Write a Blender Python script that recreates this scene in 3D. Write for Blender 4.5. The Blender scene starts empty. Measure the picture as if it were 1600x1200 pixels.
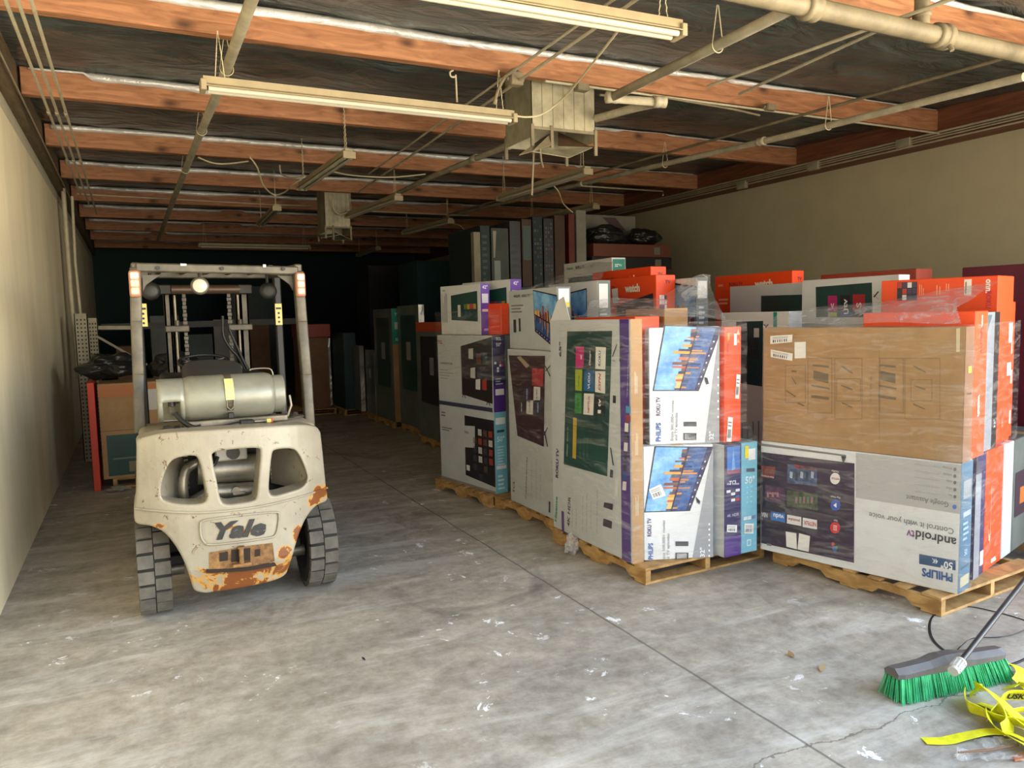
import bpy, bmesh, math, random
import numpy as np
from mathutils import Vector, Matrix, noise as mnoise
random.seed(7)
SC = bpy.context.scene
COL = SC.collection
PI = math.pi
# ------------------------------------------------------------------ camera
FPX = 1190.0; CAMH = 1.72
def _n(v): return v / np.linalg.norm(v)
_vy = _n(np.array([205 - 800, 600 - 508, -FPX]))
_vx = np.array([3150 - 800, 600 - 440, -FPX]); _vx = _n(_vx - _vy * _vx.dot(_vy))
_vz = np.cross(_vx, _vy)
RW = np.array([_vx, _vy, _vz])
cam_d = bpy.data.cameras.new('camera'); cam = bpy.data.objects.new('camera', cam_d); COL.objects.link(cam)
cam_d.sensor_width = 36.0; cam_d.lens = FPX / 1600 * 36.0; cam_d.clip_start = 0.05; cam_d.clip_end = 200
mw = Matrix([list(RW[0]) + [0], list(RW[1]) + [0], list(RW[2]) + [CAMH], [0, 0, 0, 1]])
cam.matrix_world = mw
SC.camera = cam
def ray(u, v): return RW @ np.array([u - 800, 600 - v, -FPX])
def fl(u, v, z=0.0):
    r = ray(u, v); t = (z - CAMH) / r[2]; return Vector((r[0] * t, r[1] * t, z))
def aY(u, v, Y):
    r = ray(u, v); t = Y / r[1]; return Vector((r[0] * t, Y, CAMH + r[2] * t))
def aX(u, v, X):
    r = ray(u, v); t = X / r[0]; return Vector((X, r[1] * t, CAMH + r[2] * t))
# ------------------------------------------------------------------ world and exposure
def lin(c):
    return tuple(((x / 255.) / 12.92 if x <= 10 else ((x / 255. + .055) / 1.055) ** 2.4) for x in c) + (1.0,)
w = bpy.data.worlds.new('world'); SC.world = w; w.use_nodes = True
nt = w.node_tree; nt.nodes.clear()
wo = nt.nodes.new('ShaderNodeOutputWorld'); bg = nt.nodes.new('ShaderNodeBackground')
tc = nt.nodes.new('ShaderNodeTexCoord'); sx = nt.nodes.new('ShaderNodeSeparateXYZ'); cr = nt.nodes.new('ShaderNodeValToRGB')
mr = nt.nodes.new('ShaderNodeMapRange'); mr.inputs['From Min'].default_value = -1
nt.links.new(tc.outputs['Generated'], sx.inputs[0]); nt.links.new(sx.outputs['Z'], mr.inputs['Value'])
nt.links.new(mr.outputs[0], cr.inputs[0]); nt.links.new(cr.outputs[0], bg.inputs[0]); nt.links.new(bg.outputs[0], wo.inputs[0])
e = cr.color_ramp.elements
e[0].position = 0.0; e[0].color = (1.0, .80, .54, 1)          # sunlit yard below the horizon, darker buildings around it, open sky above
e[1].position = 1.0; e[1].color = (.085, .125, .185, 1)
for p_, c_ in ((.22, (1.0, .82, .58, 1)), (.34, (.56, .47, .34, 1)), (.42, (.33, .285, .215, 1)), (.48, (.40, .345, .265, 1)), (.54, (.34, .31, .255, 1)), (.64, (.155, .19, .24, 1))):
    x = e.new(p_); x.color = c_
wm = nt.nodes.new('ShaderNodeMapRange'); wm.inputs['From Min'].default_value = -.2; wm.inputs['From Max'].default_value = .9; wm.inputs['To Min'].default_value = .40; wm.inputs['To Max'].default_value = 3.9
nt.links.new(sx.outputs['X'], wm.inputs['Value']); wz = nt.nodes.new('ShaderNodeMath'); wz.operation = 'MULTIPLY'; wz.inputs[1].default_value = 9.6
nt.links.new(wm.outputs[0], wz.inputs[0]); nt.links.new(wz.outputs[0], bg.inputs[1])
SC.view_settings.view_transform = 'Standard'; SC.view_settings.look = 'None'
SC.view_settings.gamma = 1; SC.view_settings.use_curve_mapping = False
SC.view_settings.exposure = 0.62
# portal: only guides sampling of the daylight that enters by the loading door
pl = bpy.data.lights.new('door_portal', 'AREA'); pl.shape = 'RECTANGLE'; pl.size = 8.2; pl.size_y = 3.7
pl.cycles.is_portal = True
po = bpy.data.objects.new('door_portal', pl); COL.objects.link(po); po.location = (3.5, 1.12, 1.86); po.rotation_euler = (PI / 2, 0, 0)

# ------------------------------------------------------------------ materials
MATS = {}
def mat(name, col, rough=.6, metal=0., var=.0, scale=8., bump=0., col2=None, emis=None, stretch=None, spec=None):
    if name in MATS: return MATS[name]
    m = bpy.data.materials.new(name); m.use_nodes = True; n = m.node_tree; b = n.nodes['Principled BSDF']
    c = lin(col); b.inputs['Base Color'].default_value = c; b.inputs['Roughness'].default_value = rough; b.inputs['Metallic'].default_value = metal
    if spec is not None: b.inputs['Specular IOR Level'].default_value = spec
    if emis: b.inputs['Emission Color'].default_value = lin(emis[0]); b.inputs['Emission Strength'].default_value = emis[1]
    if var or bump or col2:
        t = n.nodes.new('ShaderNodeTexCoord'); mp = n.nodes.new('ShaderNodeMapping'); no = n.nodes.new('ShaderNodeTexNoise')
        if stretch: mp.inputs['Scale'].default_value = stretch
        no.inputs['Scale'].default_value = scale; no.inputs['Detail'].default_value = 6; no.inputs['Roughness'].default_value = .65
        n.links.new(t.outputs['Object'], mp.inputs[0]); n.links.new(mp.outputs[0], no.inputs['Vector'])
        r = n.nodes.new('ShaderNodeValToRGB'); n.links.new(no.outputs[0], r.inputs[0])
        a = col2 and lin(col2) or tuple(min(1, k * (1 + var)) for k in c[:3]) + (1,)
        z = col2 and c or tuple(k * (1 - var) for k in c[:3]) + (1,)
        r.color_ramp.elements[0].position = .35; r.color_ramp.elements[0].color = z
        r.color_ramp.elements[1].position = .65; r.color_ramp.elements[1].color = a
        n.links.new(r.outputs[0], b.inputs['Base Color'])
        if bump:
            bp = n.nodes.new('ShaderNodeBump'); bp.inputs['Strength'].default_value = bump; bp.inputs['Distance'].default_value = .02
            n.links.new(no.outputs[0], bp.inputs['Height']); n.links.new(bp.outputs[0], b.inputs['Normal'])
    MATS[name] = m; return m
def K(r, g, b, rough=.5):      # plain print ink
    return mat('ink_%d_%d_%d' % (r, g, b), (r, g, b), rough)

# ------------------------------------------------------------------ mesh builder
TXT = {}
def text_geo(s, bold, italic=0):
    k = (s, bold, italic)
    if k not in TXT:
        cu = bpy.data.curves.new('t', 'FONT'); cu.body = s; cu.size = 1; cu.offset = .022 * bold; cu.resolution_u = 2; cu.shear = italic
        o = bpy.data.objects.new('t', cu); COL.objects.link(o)
        dg = bpy.context.evaluated_depsgraph_get(); dg.update()
        me = o.evaluated_get(dg).to_mesh()
        vs = [tuple(v.co) for v in me.vertices]; fs = [tuple(p.vertices) for p in me.polygons]
        o.evaluated_get(dg).to_mesh_clear(); bpy.data.objects.remove(o); bpy.data.curves.remove(cu)
        if vs:
            x0 = min(v[0] for v in vs); x1 = max(v[0] for v in vs); y0 = min(v[1] for v in vs); y1 = max(v[1] for v in vs)
        else: x0 = x1 = y0 = y1 = 0
        TXT[k] = (vs, fs, x0, x1, y0, y1)
    return TXT[k]
class MB:
    def __init__(s): s.v = []; s.f = []; s.m = []; s.sm = []; s.mats = []
    def mi(s, m):
        if m not in s.mats: s.mats.append(m)
        return s.mats.index(m)
    def add(s, vs, fs, m, smooth=False):
        o = len(s.v); i = s.mi(m); s.v += [tuple(v) for v in vs]
        for f in fs: s.f.append(tuple(o + k for k in f)); s.m.append(i); s.sm.append(smooth)
        return s
    def box(s, x0, x1, y0, y1, z0, z1, m, bev=0, M=None, jit=0):
        bm = bmesh.new(); bmesh.ops.create_cube(bm, size=1)
        for v in bm.verts:
            v.co = Vector(((x0 + x1) / 2 + v.co.x * (x1 - x0), (y0 + y1) / 2 + v.co.y * (y1 - y0), (z0 + z1) / 2 + v.co.z * (z1 - z0)))
            if jit: v.co += Vector([random.uniform(-jit, jit) for _ in range(3)])
        if bev: bmesh.ops.bevel(bm, geom=bm.edges[:], offset=bev, segments=2 if bev > .008 else 1, affect='EDGES', profile=.5)
        if M: bmesh.ops.transform(bm, matrix=M, verts=bm.verts)
        bm.verts.index_update(); s.add([v.co.copy() for v in bm.verts], [[v.index for v in f.verts] for f in bm.faces], m, bev > .008); bm.free(); return s
    def bar(s, a, b, wx, wy, m, bev=0, up=(0, 0, 1)):     # rectangular bar from a to b, wx across, wy the other
        a = Vector(a); b = Vector(b); d = (b - a); L = d.length; d.normalize(); up = Vector(up)
        if abs(d.dot(up)) > .95: up = Vector((0, 1, 0))
        xx = d.cross(up).normalized(); yy = xx.cross(d)
        M = Matrix((xx, yy, d)).transposed().to_4x4(); M.translation = a
        return s.box(-wx / 2, wx / 2, -wy / 2, wy / 2, 0, L, m, bev, M)
    def tube(s, pts, r, m, n=10, caps=True, closed=False):
        P = [Vector(p) for p in pts]; R = r if isinstance(r, (list, tuple)) else [r] * len(P)
        N = len(P); T = []
        for i in range(N):
            if closed: t = P[(i + 1) % N] - P[i - 1]
            else: t = P[min(i + 1, N - 1)] - P[max(i - 1, 0)]
            T.append(t.normalized() if t.length > 1e-9 else Vector((0, 0, 1)))
        up = Vector((0, 0, 1)) if abs(T[0].z) < .9 else Vector((1, 0, 0))
        nn = (up - T[0] * up.dot(T[0])).normalized(); vs = []; fs = []
        for i in range(N):
            nn = (nn - T[i] * nn.dot(T[i])); nn = nn.normalized() if nn.length > 1e-6 else T[i].orthogonal().normalized()
            bb = T[i].cross(nn)
            for k in range(n):
                a = 2 * PI * k / n; vs.append(P[i] + (nn * math.cos(a) + bb * math.sin(a)) * R[i])
        for i in range(N if closed else N - 1):
            j = (i + 1) % N
            for k in range(n): fs.append((i * n + k, i * n + (k + 1) % n, j * n + (k + 1) % n, j * n + k))
        s.add(vs, fs, m, True)
        if caps and not closed: s.add(vs[:n], [tuple(range(n))[::-1]], m); s.add(vs[-n:], [tuple(range(n))], m)
        return s
    def cyl(s, a, b, r, m, n=20, r2=None): return s.tube([a, b], [r, r if r2 is None else r2], m, n)
    def ribbon(s, pts, wd, width, m, th=.003):
        P = [Vector(p) for p in pts]; vs = []; fs = []
        for i, p in enumerate(P):
            W = Vector(wd[i] if isinstance(wd, list) else wd).normalized() * width / 2
            t = (P[min(i + 1, len(P) - 1)] - P[max(i - 1, 0)]).normalized(); nn = t.cross(W).normalized() * th
            vs += [p - W, p + W, p + W + nn, p - W + nn]
        for i in range(len(P) - 1):
            for k in range(4): fs.append((i * 4 + k, i * 4 + (k + 1) % 4, i * 4 + 4 + (k + 1) % 4, i * 4 + 4 + k))
        fs += [(0, 3, 2, 1), tuple(len(vs) - 4 + k for k in range(4))]
        return s.add(vs, fs, m, False)
    def lathe(s, prof, c, axis, m, n=32, cap=True):          # prof: (r, h)
        A = Vector(axis).normalized(); o = A.orthogonal().normalized(); b = A.cross(o); c = Vector(c); vs = []; fs = []
        for r, h in prof:
            for k in range(n): a = 2 * PI * k / n; vs.append(c + A * h + (o * math.cos(a) + b * math.sin(a)) * r)
        for i in range(len(prof) - 1):
            for k in range(n): fs.append((i * n + k, i * n + (k + 1) % n, i * n + n + (k + 1) % n, i * n + n + k))
        if cap: fs += [tuple(range(n))[::-1], tuple((len(prof) - 1) * n + k for k in range(n))]
        return s.add(vs, fs, m, True)
    def build(s, name, parent=None, origin=None, label=None, shade=30):
        me = bpy.data.meshes.new(name)
        o = Vector(origin) if origin is not None else (parent_world(parent) if parent else Vector((0, 0, 0)))
        me.from_pydata([(v[0] - o.x, v[1] - o.y, v[2] - o.z) for v in s.v], [], s.f)
        for m in s.mats: me.materials.append(m)
        me.polygons.foreach_set('material_index', s.m); me.polygons.foreach_set('use_smooth', s.sm)
        me.update()
        ob = bpy.data.objects.new(name, me); COL.objects.link(ob)
        if parent: ob.parent = parent; ob.location = o - parent_world(parent)
        else: ob.location = o
        if label: ob['label'] = label
        return ob
    def local(s, name, parent=None, label=None):            # verts already in the parent's frame
        me = bpy.data.meshes.new(name); me.from_pydata(s.v, [], s.f)
        for m in s.mats: me.materials.append(m)
        me.polygons.foreach_set('material_index', s.m); me.polygons.foreach_set('use_smooth', s.sm); me.update()
        ob = bpy.data.objects.new(name, me); COL.objects.link(ob)
        if parent: ob.parent = parent
        if label: ob['label'] = label
        return ob
def parent_world(p):
    v = Vector((0, 0, 0))
    while p: v += p.location; p = p.parent
    return v
def tag(o, label, cat, group=None, kind=None):
    o['label'] = label; o['category'] = cat
    if group: o['group'] = group
    if kind: o['kind'] = kind
    return o
def thing(name, label, cat, loc=(0, 0, 0), rz=0, group=None):
    o = bpy.data.objects.new(name, None); COL.objects.link(o); o.location = loc; o.rotation_euler = (0, 0, rz); o.empty_display_size = .1
    return tag(o, label, cat, group)
def struct(o): o['kind'] = 'structure'; return o
def spline(pts, n=6, closed=False):
    P = [Vector(p) for p in pts]; N = len(P); out = []
    for i in range(N if closed else N - 1):
        if closed: a, b, c, d = P[i - 1], P[i], P[(i + 1) % N], P[(i + 2) % N]
        else: a, b, c, d = P[max(i - 1, 0)], P[i], P[i + 1], P[min(i + 2, N - 1)]
        for k in range(n):
            t = k / n
            out.append(.5 * ((2 * b) + (c - a) * t + (2 * a - 5 * b + 4 * c - d) * t * t + (3 * b - a - 3 * c + d) * t ** 3))
    if not closed: out.append(P[-1])
    return out
# ------------------------------------------------------------------ the room
def floor_mat():
    m = bpy.data.materials.new('worn_concrete'); m.use_nodes = True; n = m.node_tree; b = n.nodes['Principled BSDF']; L = n.links.new
    t = n.nodes.new('ShaderNodeTexCoord')
    def noise(sc, det=8, rough=.6, stretch=None, dist=0):
        q = n.nodes.new('ShaderNodeTexNoise'); q.inputs['Scale'].default_value = sc; q.inputs['Detail'].default_value = det; q.inputs['Roughness'].default_value = rough; q.inputs['Distortion'].default_value = dist
        if stretch:
            mp = n.nodes.new('ShaderNodeMapping'); mp.inputs['Scale'].default_value = stretch[0]; mp.inputs['Rotation'].default_value = (0, 0, stretch[1]); L(t.outputs['Object'], mp.inputs[0]); L(mp.outputs[0], q.inputs['Vector'])
        else: L(t.outputs['Object'], q.inputs['Vector'])
        return q
    def ramp(src, p0, c0, p1, c1):
        r = n.nodes.new('ShaderNodeValToRGB'); r.color_ramp.elements[0].position = p0; r.color_ramp.elements[0].color = c0; r.color_ramp.elements[1].position = p1; r.color_ramp.elements[1].color = c1; L(src, r.inputs[0]); return r.outputs[0]
    def mix(f, a, c, kind='MIX'):
        q = n.nodes.new('ShaderNodeMix'); q.data_type = 'RGBA'; q.blend_type = kind
        if isinstance(f, float): q.inputs[0].default_value = f
        else: L(f, q.inputs[0])
        for s_, v in ((6, a), (7, c)):
            if isinstance(v, tuple): q.inputs[s_].default_value = v
            else: L(v, q.inputs[s_])
        return q.outputs[2]
    W = (1, 1, 1, 1); B = (0, 0, 0, 1)
    base = ramp(noise(.55, 10, .68, None, .4).outputs[0], .34, lin((132, 117, 95)), .66, lin((182, 166, 139)))
    fine = ramp(noise(9, 8, .75).outputs[0], .3, lin((126, 123, 116)), .7, lin((222, 220, 214)))
    c = mix(.45, base, fine)
    streak = ramp(noise(1.3, 9, .7, ((.35, 2.2, 1), .45), .8).outputs[0], .50, B, .62, W)       # dragged, lighter scuffs
    c = mix(ramp(streak, 0, B, 1, (.34, .34, .34, 1)), c, lin((222, 220, 212)))
    dark = ramp(noise(.9, 9, .62, ((1, .6, 1), -.3), 1.2).outputs[0], .56, B, .66, (.7, .7, .7, 1))
    c = mix(dark, c, lin((104, 98, 90)))
    spl = ramp(noise(5.5, 12, .74, None, .5).outputs[0], .610, B, .622, W)                      # white paint flecks
    zone = ramp(noise(.8, 3, .5).outputs[0], .46, B, .56, W)
    sm = n.nodes.new('ShaderNodeMath'); sm.operation = 'MULTIPLY'; L(spl, sm.inputs[0]); L(zone, sm.inputs[1])
    c = mix(sm.outputs[0], c, lin((246, 246, 246)))
    blot = ramp(noise(2.6, 9, .72, ((.7, 1.3, 1), .5), .6).outputs[0], .34, (.72, .72, .72, 1), .64, (1.12, 1.12, 1.12, 1)); c = mix(.85, c, c) if False else mix(1.0, c, blot, 'MULTIPLY')
    # saw-cut joints and cracks
    sp = n.nodes.new('ShaderNodeSeparateXYZ'); L(t.outputs['Object'], sp.inputs[0]); wob = noise(2.2, 6)
    def line(axis, pos, wd, amp):
        a = n.nodes.new('ShaderNodeMath'); a.operation = 'MULTIPLY_ADD'; L(wob.outputs[0], a.inputs[0]); a.inputs[1].default_value = amp; a.inputs[2].default_value = -pos - amp / 2
        s_ = n.nodes.new('ShaderNodeMath'); s_.operation = 'ADD'; L(sp.outputs[axis], s_.inputs[0]); L(a.outputs[0], s_.inputs[1])
        ab = n.nodes.new('ShaderNodeMath'); ab.operation = 'ABSOLUTE'; L(s_.outputs[0], ab.inputs[0])
        le = n.nodes.new('ShaderNodeMapRange'); le.inputs['From Min'].default_value = wd; le.inputs['From Max'].default_value = wd * .4; le.inputs['To Min'].default_value = 0; le.inputs['To Max'].default_value = .75; L(ab.outputs[0], le.inputs['Value']); return le.outputs[0]
    c = mix(line('X', 2.30, .009, .03), c, lin((88, 84, 78)))
    c = mix(line('Y', 2.05, .006, .35), c, lin((96, 92, 86)))
    c = mix(line('Y', 7.9, .010, .02), c, lin((80, 76, 70)))
    c = mix(line('X', 6.2, .010, .02), c, lin((80, 76, 70)))
    L(c, b.inputs['Base Color']); L(ramp(noise(3, 6).outputs[0], .3, (.48, .48, .48, 1), .7, (.75, .75, .75, 1)), b.inputs['Roughness'])
    bp = n.nodes.new('ShaderNodeBump'); bp.inputs['Strength'].default_value = .25; bp.inputs['Distance'].default_value = .006; L(noise(28, 8, .7).outputs[0], bp.inputs['Height']); L(bp.outputs[0], b.inputs['Normal'])
    return m
XL, XR, YB, ZC = -.81, 8.45, 23.0, 3.89
b = MB(); b.box(-2.2, 11, -1.6, YB + .2, -.2, 0, floor_mat()); struct(b.build('floor'))
m_wall = mat('painted_tilt_up_wall', (240, 228, 194), .75, 0, .09, 1.6, .12, stretch=(1, 1, .3))
b = MB(); b.box(XL - .2, XL, 1.1, YB, 0, 4.4, m_wall)
b.box(XL - .0, XL + .006, 1.1, YB, 3.44, 3.56, mat('wall_top_band', (196, 190, 168), .8, 0, .06, 4)); struct(b.build('wall_left'))
b = MB(); b.box(XR, XR + .2, 1.1, YB, 0, 4.4, mat('right_wall_paint', (200, 192, 160), .85, 0, .05, 2)); struct(b.build('wall_right'))
b = MB(); b.box(XL - .2, XR + .2, YB, YB + .2, 0, 4.4, mat('rear_wall_shade_teal', (38, 62, 64), .9)); struct(b.build('wall_back'))  # teal darkness of the deep room put into the wall colour
b = MB(); m_fr = mat('front_wall_paint', (200, 195, 180), .8)
b.box(XL - .2, -.6, 0.9, 1.1, 0, 4.4, m_fr); b.box(7.6, XR + .2, 0.9, 1.1, 0, 4.4, m_fr); b.box(-.6, 7.6, 0.9, 1.1, 3.7, 4.4, m_fr); struct(b.build('wall_front'))
# foil-faced ceiling, sagging between the joists
def foil_mat(name, col, rough, metal):
    m = mat(name, col, rough, metal)
    n = m.node_tree; t = n.nodes.new('ShaderNodeTexCoord'); no = n.nodes.new('ShaderNodeTexNoise'); no.inputs['Scale'].default_value = 1.6; no.inputs['Detail'].default_value = 5; no.inputs['Distortion'].default_value = 1.5
    mp = n.nodes.new('ShaderNodeMapping'); mp.inputs['Scale'].default_value = (1, 2.4, 1)
    bp = n.nodes.new('ShaderNodeBump'); bp.inputs['Strength'].default_value = .8; bp.inputs['Distance'].default_value = .09
    n.links.new(t.outputs['Object'], mp.inputs[0]); n.links.new(mp.outputs[0], no.inputs['Vector']); n.links.new(no.outputs[0], bp.inputs['Height']); n.links.new(bp.outputs[0], n.nodes['Principled BSDF'].inputs['Normal'])
    no2 = n.nodes.new('ShaderNodeTexNoise'); no2.inputs['Scale'].default_value = .9; no2.inputs['Detail'].default_value = 4; n.links.new(mp.outputs[0], no2.inputs['Vector'])
    r = n.nodes.new('ShaderNodeValToRGB'); c = lin(col); r.color_ramp.elements[0].position = .35; r.color_ramp.elements[0].color = tuple(k * .6 for k in c[:3]) + (1,); r.color_ramp.elements[1].position = .7; r.color_ramp.elements[1].color = tuple(min(1, k * 1.25) for k in c[:3]) + (1,)
    n.links.new(no2.outputs[0], r.inputs[0]); n.links.new(r.outputs[0], n.nodes['Principled BSDF'].inputs['Base Color'])
    return m
m_foil = foil_mat('dusty_foil', (98, 106, 104), .30, .35)
JY = [5.65 + 2.0 * k for k in range(-2, 9)]
JZ = 3.65
b = MB(); nx, ny = 120, 240; vs = []; fs = []
for j in range(ny + 1):
    y = 1.0 + (YB - 1.0) * j / ny; k = ((y - 5.65) / 2.0) % 1.0
    for i in range(nx + 1):
        x = XL + (XR - XL) * i / nx
        z = ZC - .03 * math.sin(PI * k) - .03 * max(0, mnoise.noise(Vector((x * 1.1, y * 1.7, 1.3)))) + .015 * mnoise.noise(Vector((x * 4, y * 5, 0)))
        vs.append((x, y, z))
for j in range(ny):
    for i in range(nx): a = j * (nx + 1) + i; fs.append((a, a + nx + 1, a + nx + 2, a + 1))
b.add(vs, fs, m_foil, True); b.box(XL - .2, XR + .2, .9, YB + .2, 4.1, 4.25, m_fr); struct(b.build('ceiling'))
# timber
def wood_mat(name, c1, c2, stretch=(1.2, 9, 9), knots=True):
    m = bpy.data.materials.new(name); m.use_nodes = True; n = m.node_tree; b_ = n.nodes['Principled BSDF']; L = n.links.new
    t = n.nodes.new('ShaderNodeTexCoord'); mp = n.nodes.new('ShaderNodeMapping'); mp.inputs['Scale'].default_value = stretch; L(t.outputs['Object'], mp.inputs[0])
    no = n.nodes.new('ShaderNodeTexNoise'); no.inputs['Scale'].default_value = 2.2; no.inputs['Detail'].default_value = 7; no.inputs['Distortion'].default_value = 1.4; L(mp.outputs[0], no.inputs['Vector'])
    r = n.nodes.new('ShaderNodeValToRGB'); r.color_ramp.elements[0].position = .32; r.color_ramp.elements[0].color = lin(c1); r.color_ramp.elements[1].position = .68; r.color_ramp.elements[1].color = lin(c2); L(no.outputs[0], r.inputs[0])
    out = r.outputs[0]
    if knots:
        mp2 = n.nodes.new('ShaderNodeMapping'); mp2.inputs['Scale'].default_value = (1.0, 2, 2.2); L(t.outputs['Object'], mp2.inputs[0])
        vo = n.nodes.new('ShaderNodeTexVoronoi'); vo.inputs['Scale'].default_value = 2.2; L(mp2.outputs[0], vo.inputs['Vector'])
        kr = n.nodes.new('ShaderNodeValToRGB'); kr.color_ramp.elements[0].position = .05; kr.color_ramp.elements[0].color = (1, 1, 1, 1); kr.color_ramp.elements[1].position = .22; kr.color_ramp.elements[1].color = (0, 0, 0, 1); L(vo.outputs['Distance'], kr.inputs[0])
        mx = n.nodes.new('ShaderNodeMix'); mx.data_type = 'RGBA'; L(kr.outputs[0], mx.inputs[0]); L(out, mx.inputs[6]); mx.inputs[7].default_value = tuple(k * .35 for k in lin(c1)[:3]) + (1,); out = mx.outputs[2]
    L(out, b_.inputs['Base Color']); b_.inputs['Roughness'].default_value = .65
    return m
m_joist = wood_mat('orange_fir', (146, 96, 64), (192, 136, 96))
m_led = wood_mat('dark_ledger', (92, 78, 58), (124, 108, 80), (9, 1.2, 9), False)
m_beam = wood_mat('red_brown_glulam', (102, 60, 40), (138, 84, 56), (9, .6, 9), False)
m_strip = foil_mat('bright_foil_lap', (244, 242, 236), .35, .25)
for k, y in enumerate(JY):
    b = MB(); b.box(-.70, 8.12, y - .045, y + .045, JZ, 3.872, m_joist, .004)
    struct(b.build('trim_%d' % (k + 1), origin=(3.7, y, JZ)))
b = MB(); b.box(XL, -.72, 1.1, YB, 3.56, 3.96, m_led, .004); struct(b.build('trim_13'))
b = MB(); b.box(8.10, XR, 1.1, YB, 3.55, 4.06, m_beam, .004); struct(b.build('trim_14'))
for k, y in enumerate(JY):      # lapped bright foil edge along the top of each joist
    b = MB(); vs = []; fs = []; N = 130; x1 = 8.05
    for i in range(N + 1):
        x = -.64 + (x1 + .64) * i / N; h = .062 + .022 * mnoise.noise(Vector((x * 1.3, y, 0))) + .008 * mnoise.noise(Vector((x * 6, y, 0))); d = .018 * mnoise.noise(Vector((x * 2.3, y, 4)))
        if mnoise.noise(Vector((x * .8, y * 3, 9))) < -.30: h *= .35
        if x > 4.0: h *= max(.3, 1 - (x - 4) * .25)
        zt = 3.872 + .008 * mnoise.noise(Vector((x * 1.9, y * 2, 2)))
        vs += [(x, y - .058 + d * .4, zt), (x, y - .070 + d, zt - h * .5), (x, y - .056 + d * .3, zt - h)]
    for i in range(N): a = i * 3; fs += [(a, a + 1, a + 4, a + 3), (a + 1, a + 2, a + 5, a + 4)]
    b.add(vs, fs, m_strip, True); o = b.build('trim_%d' % (k + 20), origin=(3.7, y - .06, 3.87)); struct(o)
    o.modifiers.new('s', 'SOLIDIFY').thickness = .003

# ------------------------------------------------------------------ forklift
m_body = bpy.data.materials.new('chipped_cream_paint'); m_body.use_nodes = True
def _body():
    n = m_body.node_tree; b_ = n.nodes['Principled BSDF']; L = n.links.new; t = n.nodes.new('ShaderNodeTexCoord')
    def noise(sc, det=8, r=.65, dist=0.):
        q = n.nodes.new('ShaderNodeTexNoise'); q.inputs['Scale'].default_value = sc; q.inputs['Detail'].default_value = det; q.inputs['Roughness'].default_value = r; q.inputs['Distortion'].default_value = dist; L(t.outputs['Object'], q.inputs['Vector']); return q.outputs[0]
    def ramp(src, p0, c0, p1, c1):
        r = n.nodes.new('ShaderNodeValToRGB'); r.color_ramp.elements[0].position = p0; r.color_ramp.elements[0].color = c0; r.color_ramp.elements[1].position = p1; r.color_ramp.elements[1].color = c1; L(src, r.inputs[0]); return r.outputs[0]
    def mix(f, a, c):
        q = n.nodes.new('ShaderNodeMix'); q.data_type = 'RGBA'; L(f, q.inputs[0])
        for s_, v in ((6, a), (7, c)):
            if isinstance(v, tuple): q.inputs[s_].default_value = v
            else: L(v, q.inputs[s_])
        return q.outputs[2]
    def zone(cx, cz, rx, rz, amp=1.):
        mp = n.nodes.new('ShaderNodeMapping'); mp.vector_type = 'POINT'; mp.inputs['Location'].default_value = (-cx / rx, 0, -cz / rz); mp.inputs['Scale'].default_value = (1 / rx, .0, 1 / rz); L(t.outputs['Object'], mp.inputs[0])
        le = n.nodes.new('ShaderNodeVectorMath'); le.operation = 'LENGTH'; L(mp.outputs[0], le.inputs[0])
        m1 = n.nodes.new('ShaderNodeMath'); m1.operation = 'SUBTRACT'; m1.inputs[0].default_value = amp; L(le.outputs['Value'], m1.inputs[1]); return m1.outputs[0]
    def comb(*zs):
        o = zs[0]
        for z in zs[1:]:
            m1 = n.nodes.new('ShaderNodeMath'); m1.operation = 'MAXIMUM'; L(o, m1.inputs[0]); L(z, m1.inputs[1]); o = m1.outputs[0]
        return o
    Z = comb(zone(.02, .30, .38, .13), zone(.0, .2, .34, .11), zone(.50, .66, .13, .09), zone(.33, .46, .05, .09), zone(-.05, .57, .10, .035, .9), zone(-.4, .60, .12, .03, .7), zone(.24, .36, .09, .07), zone(.02, .53, .12, .05, .8))
    ns = noise(9, 10, .7, 1.0)
    a = n.nodes.new('ShaderNodeMath'); a.operation = 'MULTIPLY_ADD'; L(ns, a.inputs[0]); a.inputs[1].default_value = 2.6; a.inputs[2].default_value = -1.25
    s_ = n.nodes.new('ShaderNodeMath'); s_.operation = 'ADD'; L(a.outputs[0], s_.inputs[0]); L(Z, s_.inputs[1])
    B = (0, 0, 0, 1); W = (1, 1, 1, 1)
    base = ramp(noise(2.5), .3, lin((134, 127, 110)), .7, lin((162, 155, 136)))
    base = mix(ramp(noise(5, 10, .75, .6), .60, B, .68, (.45, .45, .45, 1)), base, lin((170, 166, 150)))
    base = mix(ramp(noise(15, 10, .7, .8),   .615, B, .63, W), base, lin((96, 72, 48)))
    c = mix(ramp(s_.outputs[0], .42, B, .46, W), base, lin((184, 138, 66)))
    c = mix(ramp(s_.outputs[0], .55, B, .62, W), c, lin((116, 66, 30)))
    c = mix(ramp(noise(20, 6, .7), .64, B, .68, (.5, .5, .5, 1)), c, lin((150, 140, 116)))
    L(c, b_.inputs['Base Color']); b_.inputs['Roughness'].default_value = .42
    bp = n.nodes.new('ShaderNodeBump'); bp.inputs['Strength'].default_value = .2; bp.inputs['Distance'].default_value = .01; L(ns, bp.inputs['Height']); L(bp.outputs[0], b_.inputs['Normal'])
_body()
FX, FY = .49, 4.9
fk = thing('forklift', 'worn cream forklift seen from behind with gas tank and rust', 'forklift', (FX, FY, 0))
m_dk = mat('greasy_black_steel', (40, 39, 36), .5, .3, .3, 6)
m_gd = mat('grey_guard_paint', (84, 79, 66), .45, .2, .35, 7)
m_st = mat('bare_steel', (128, 122, 108), .4, .6, .35, 7)
m_rub = mat('dusty_rubber', (88, 84, 76), .85, 0, .28, 9, .3)
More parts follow.
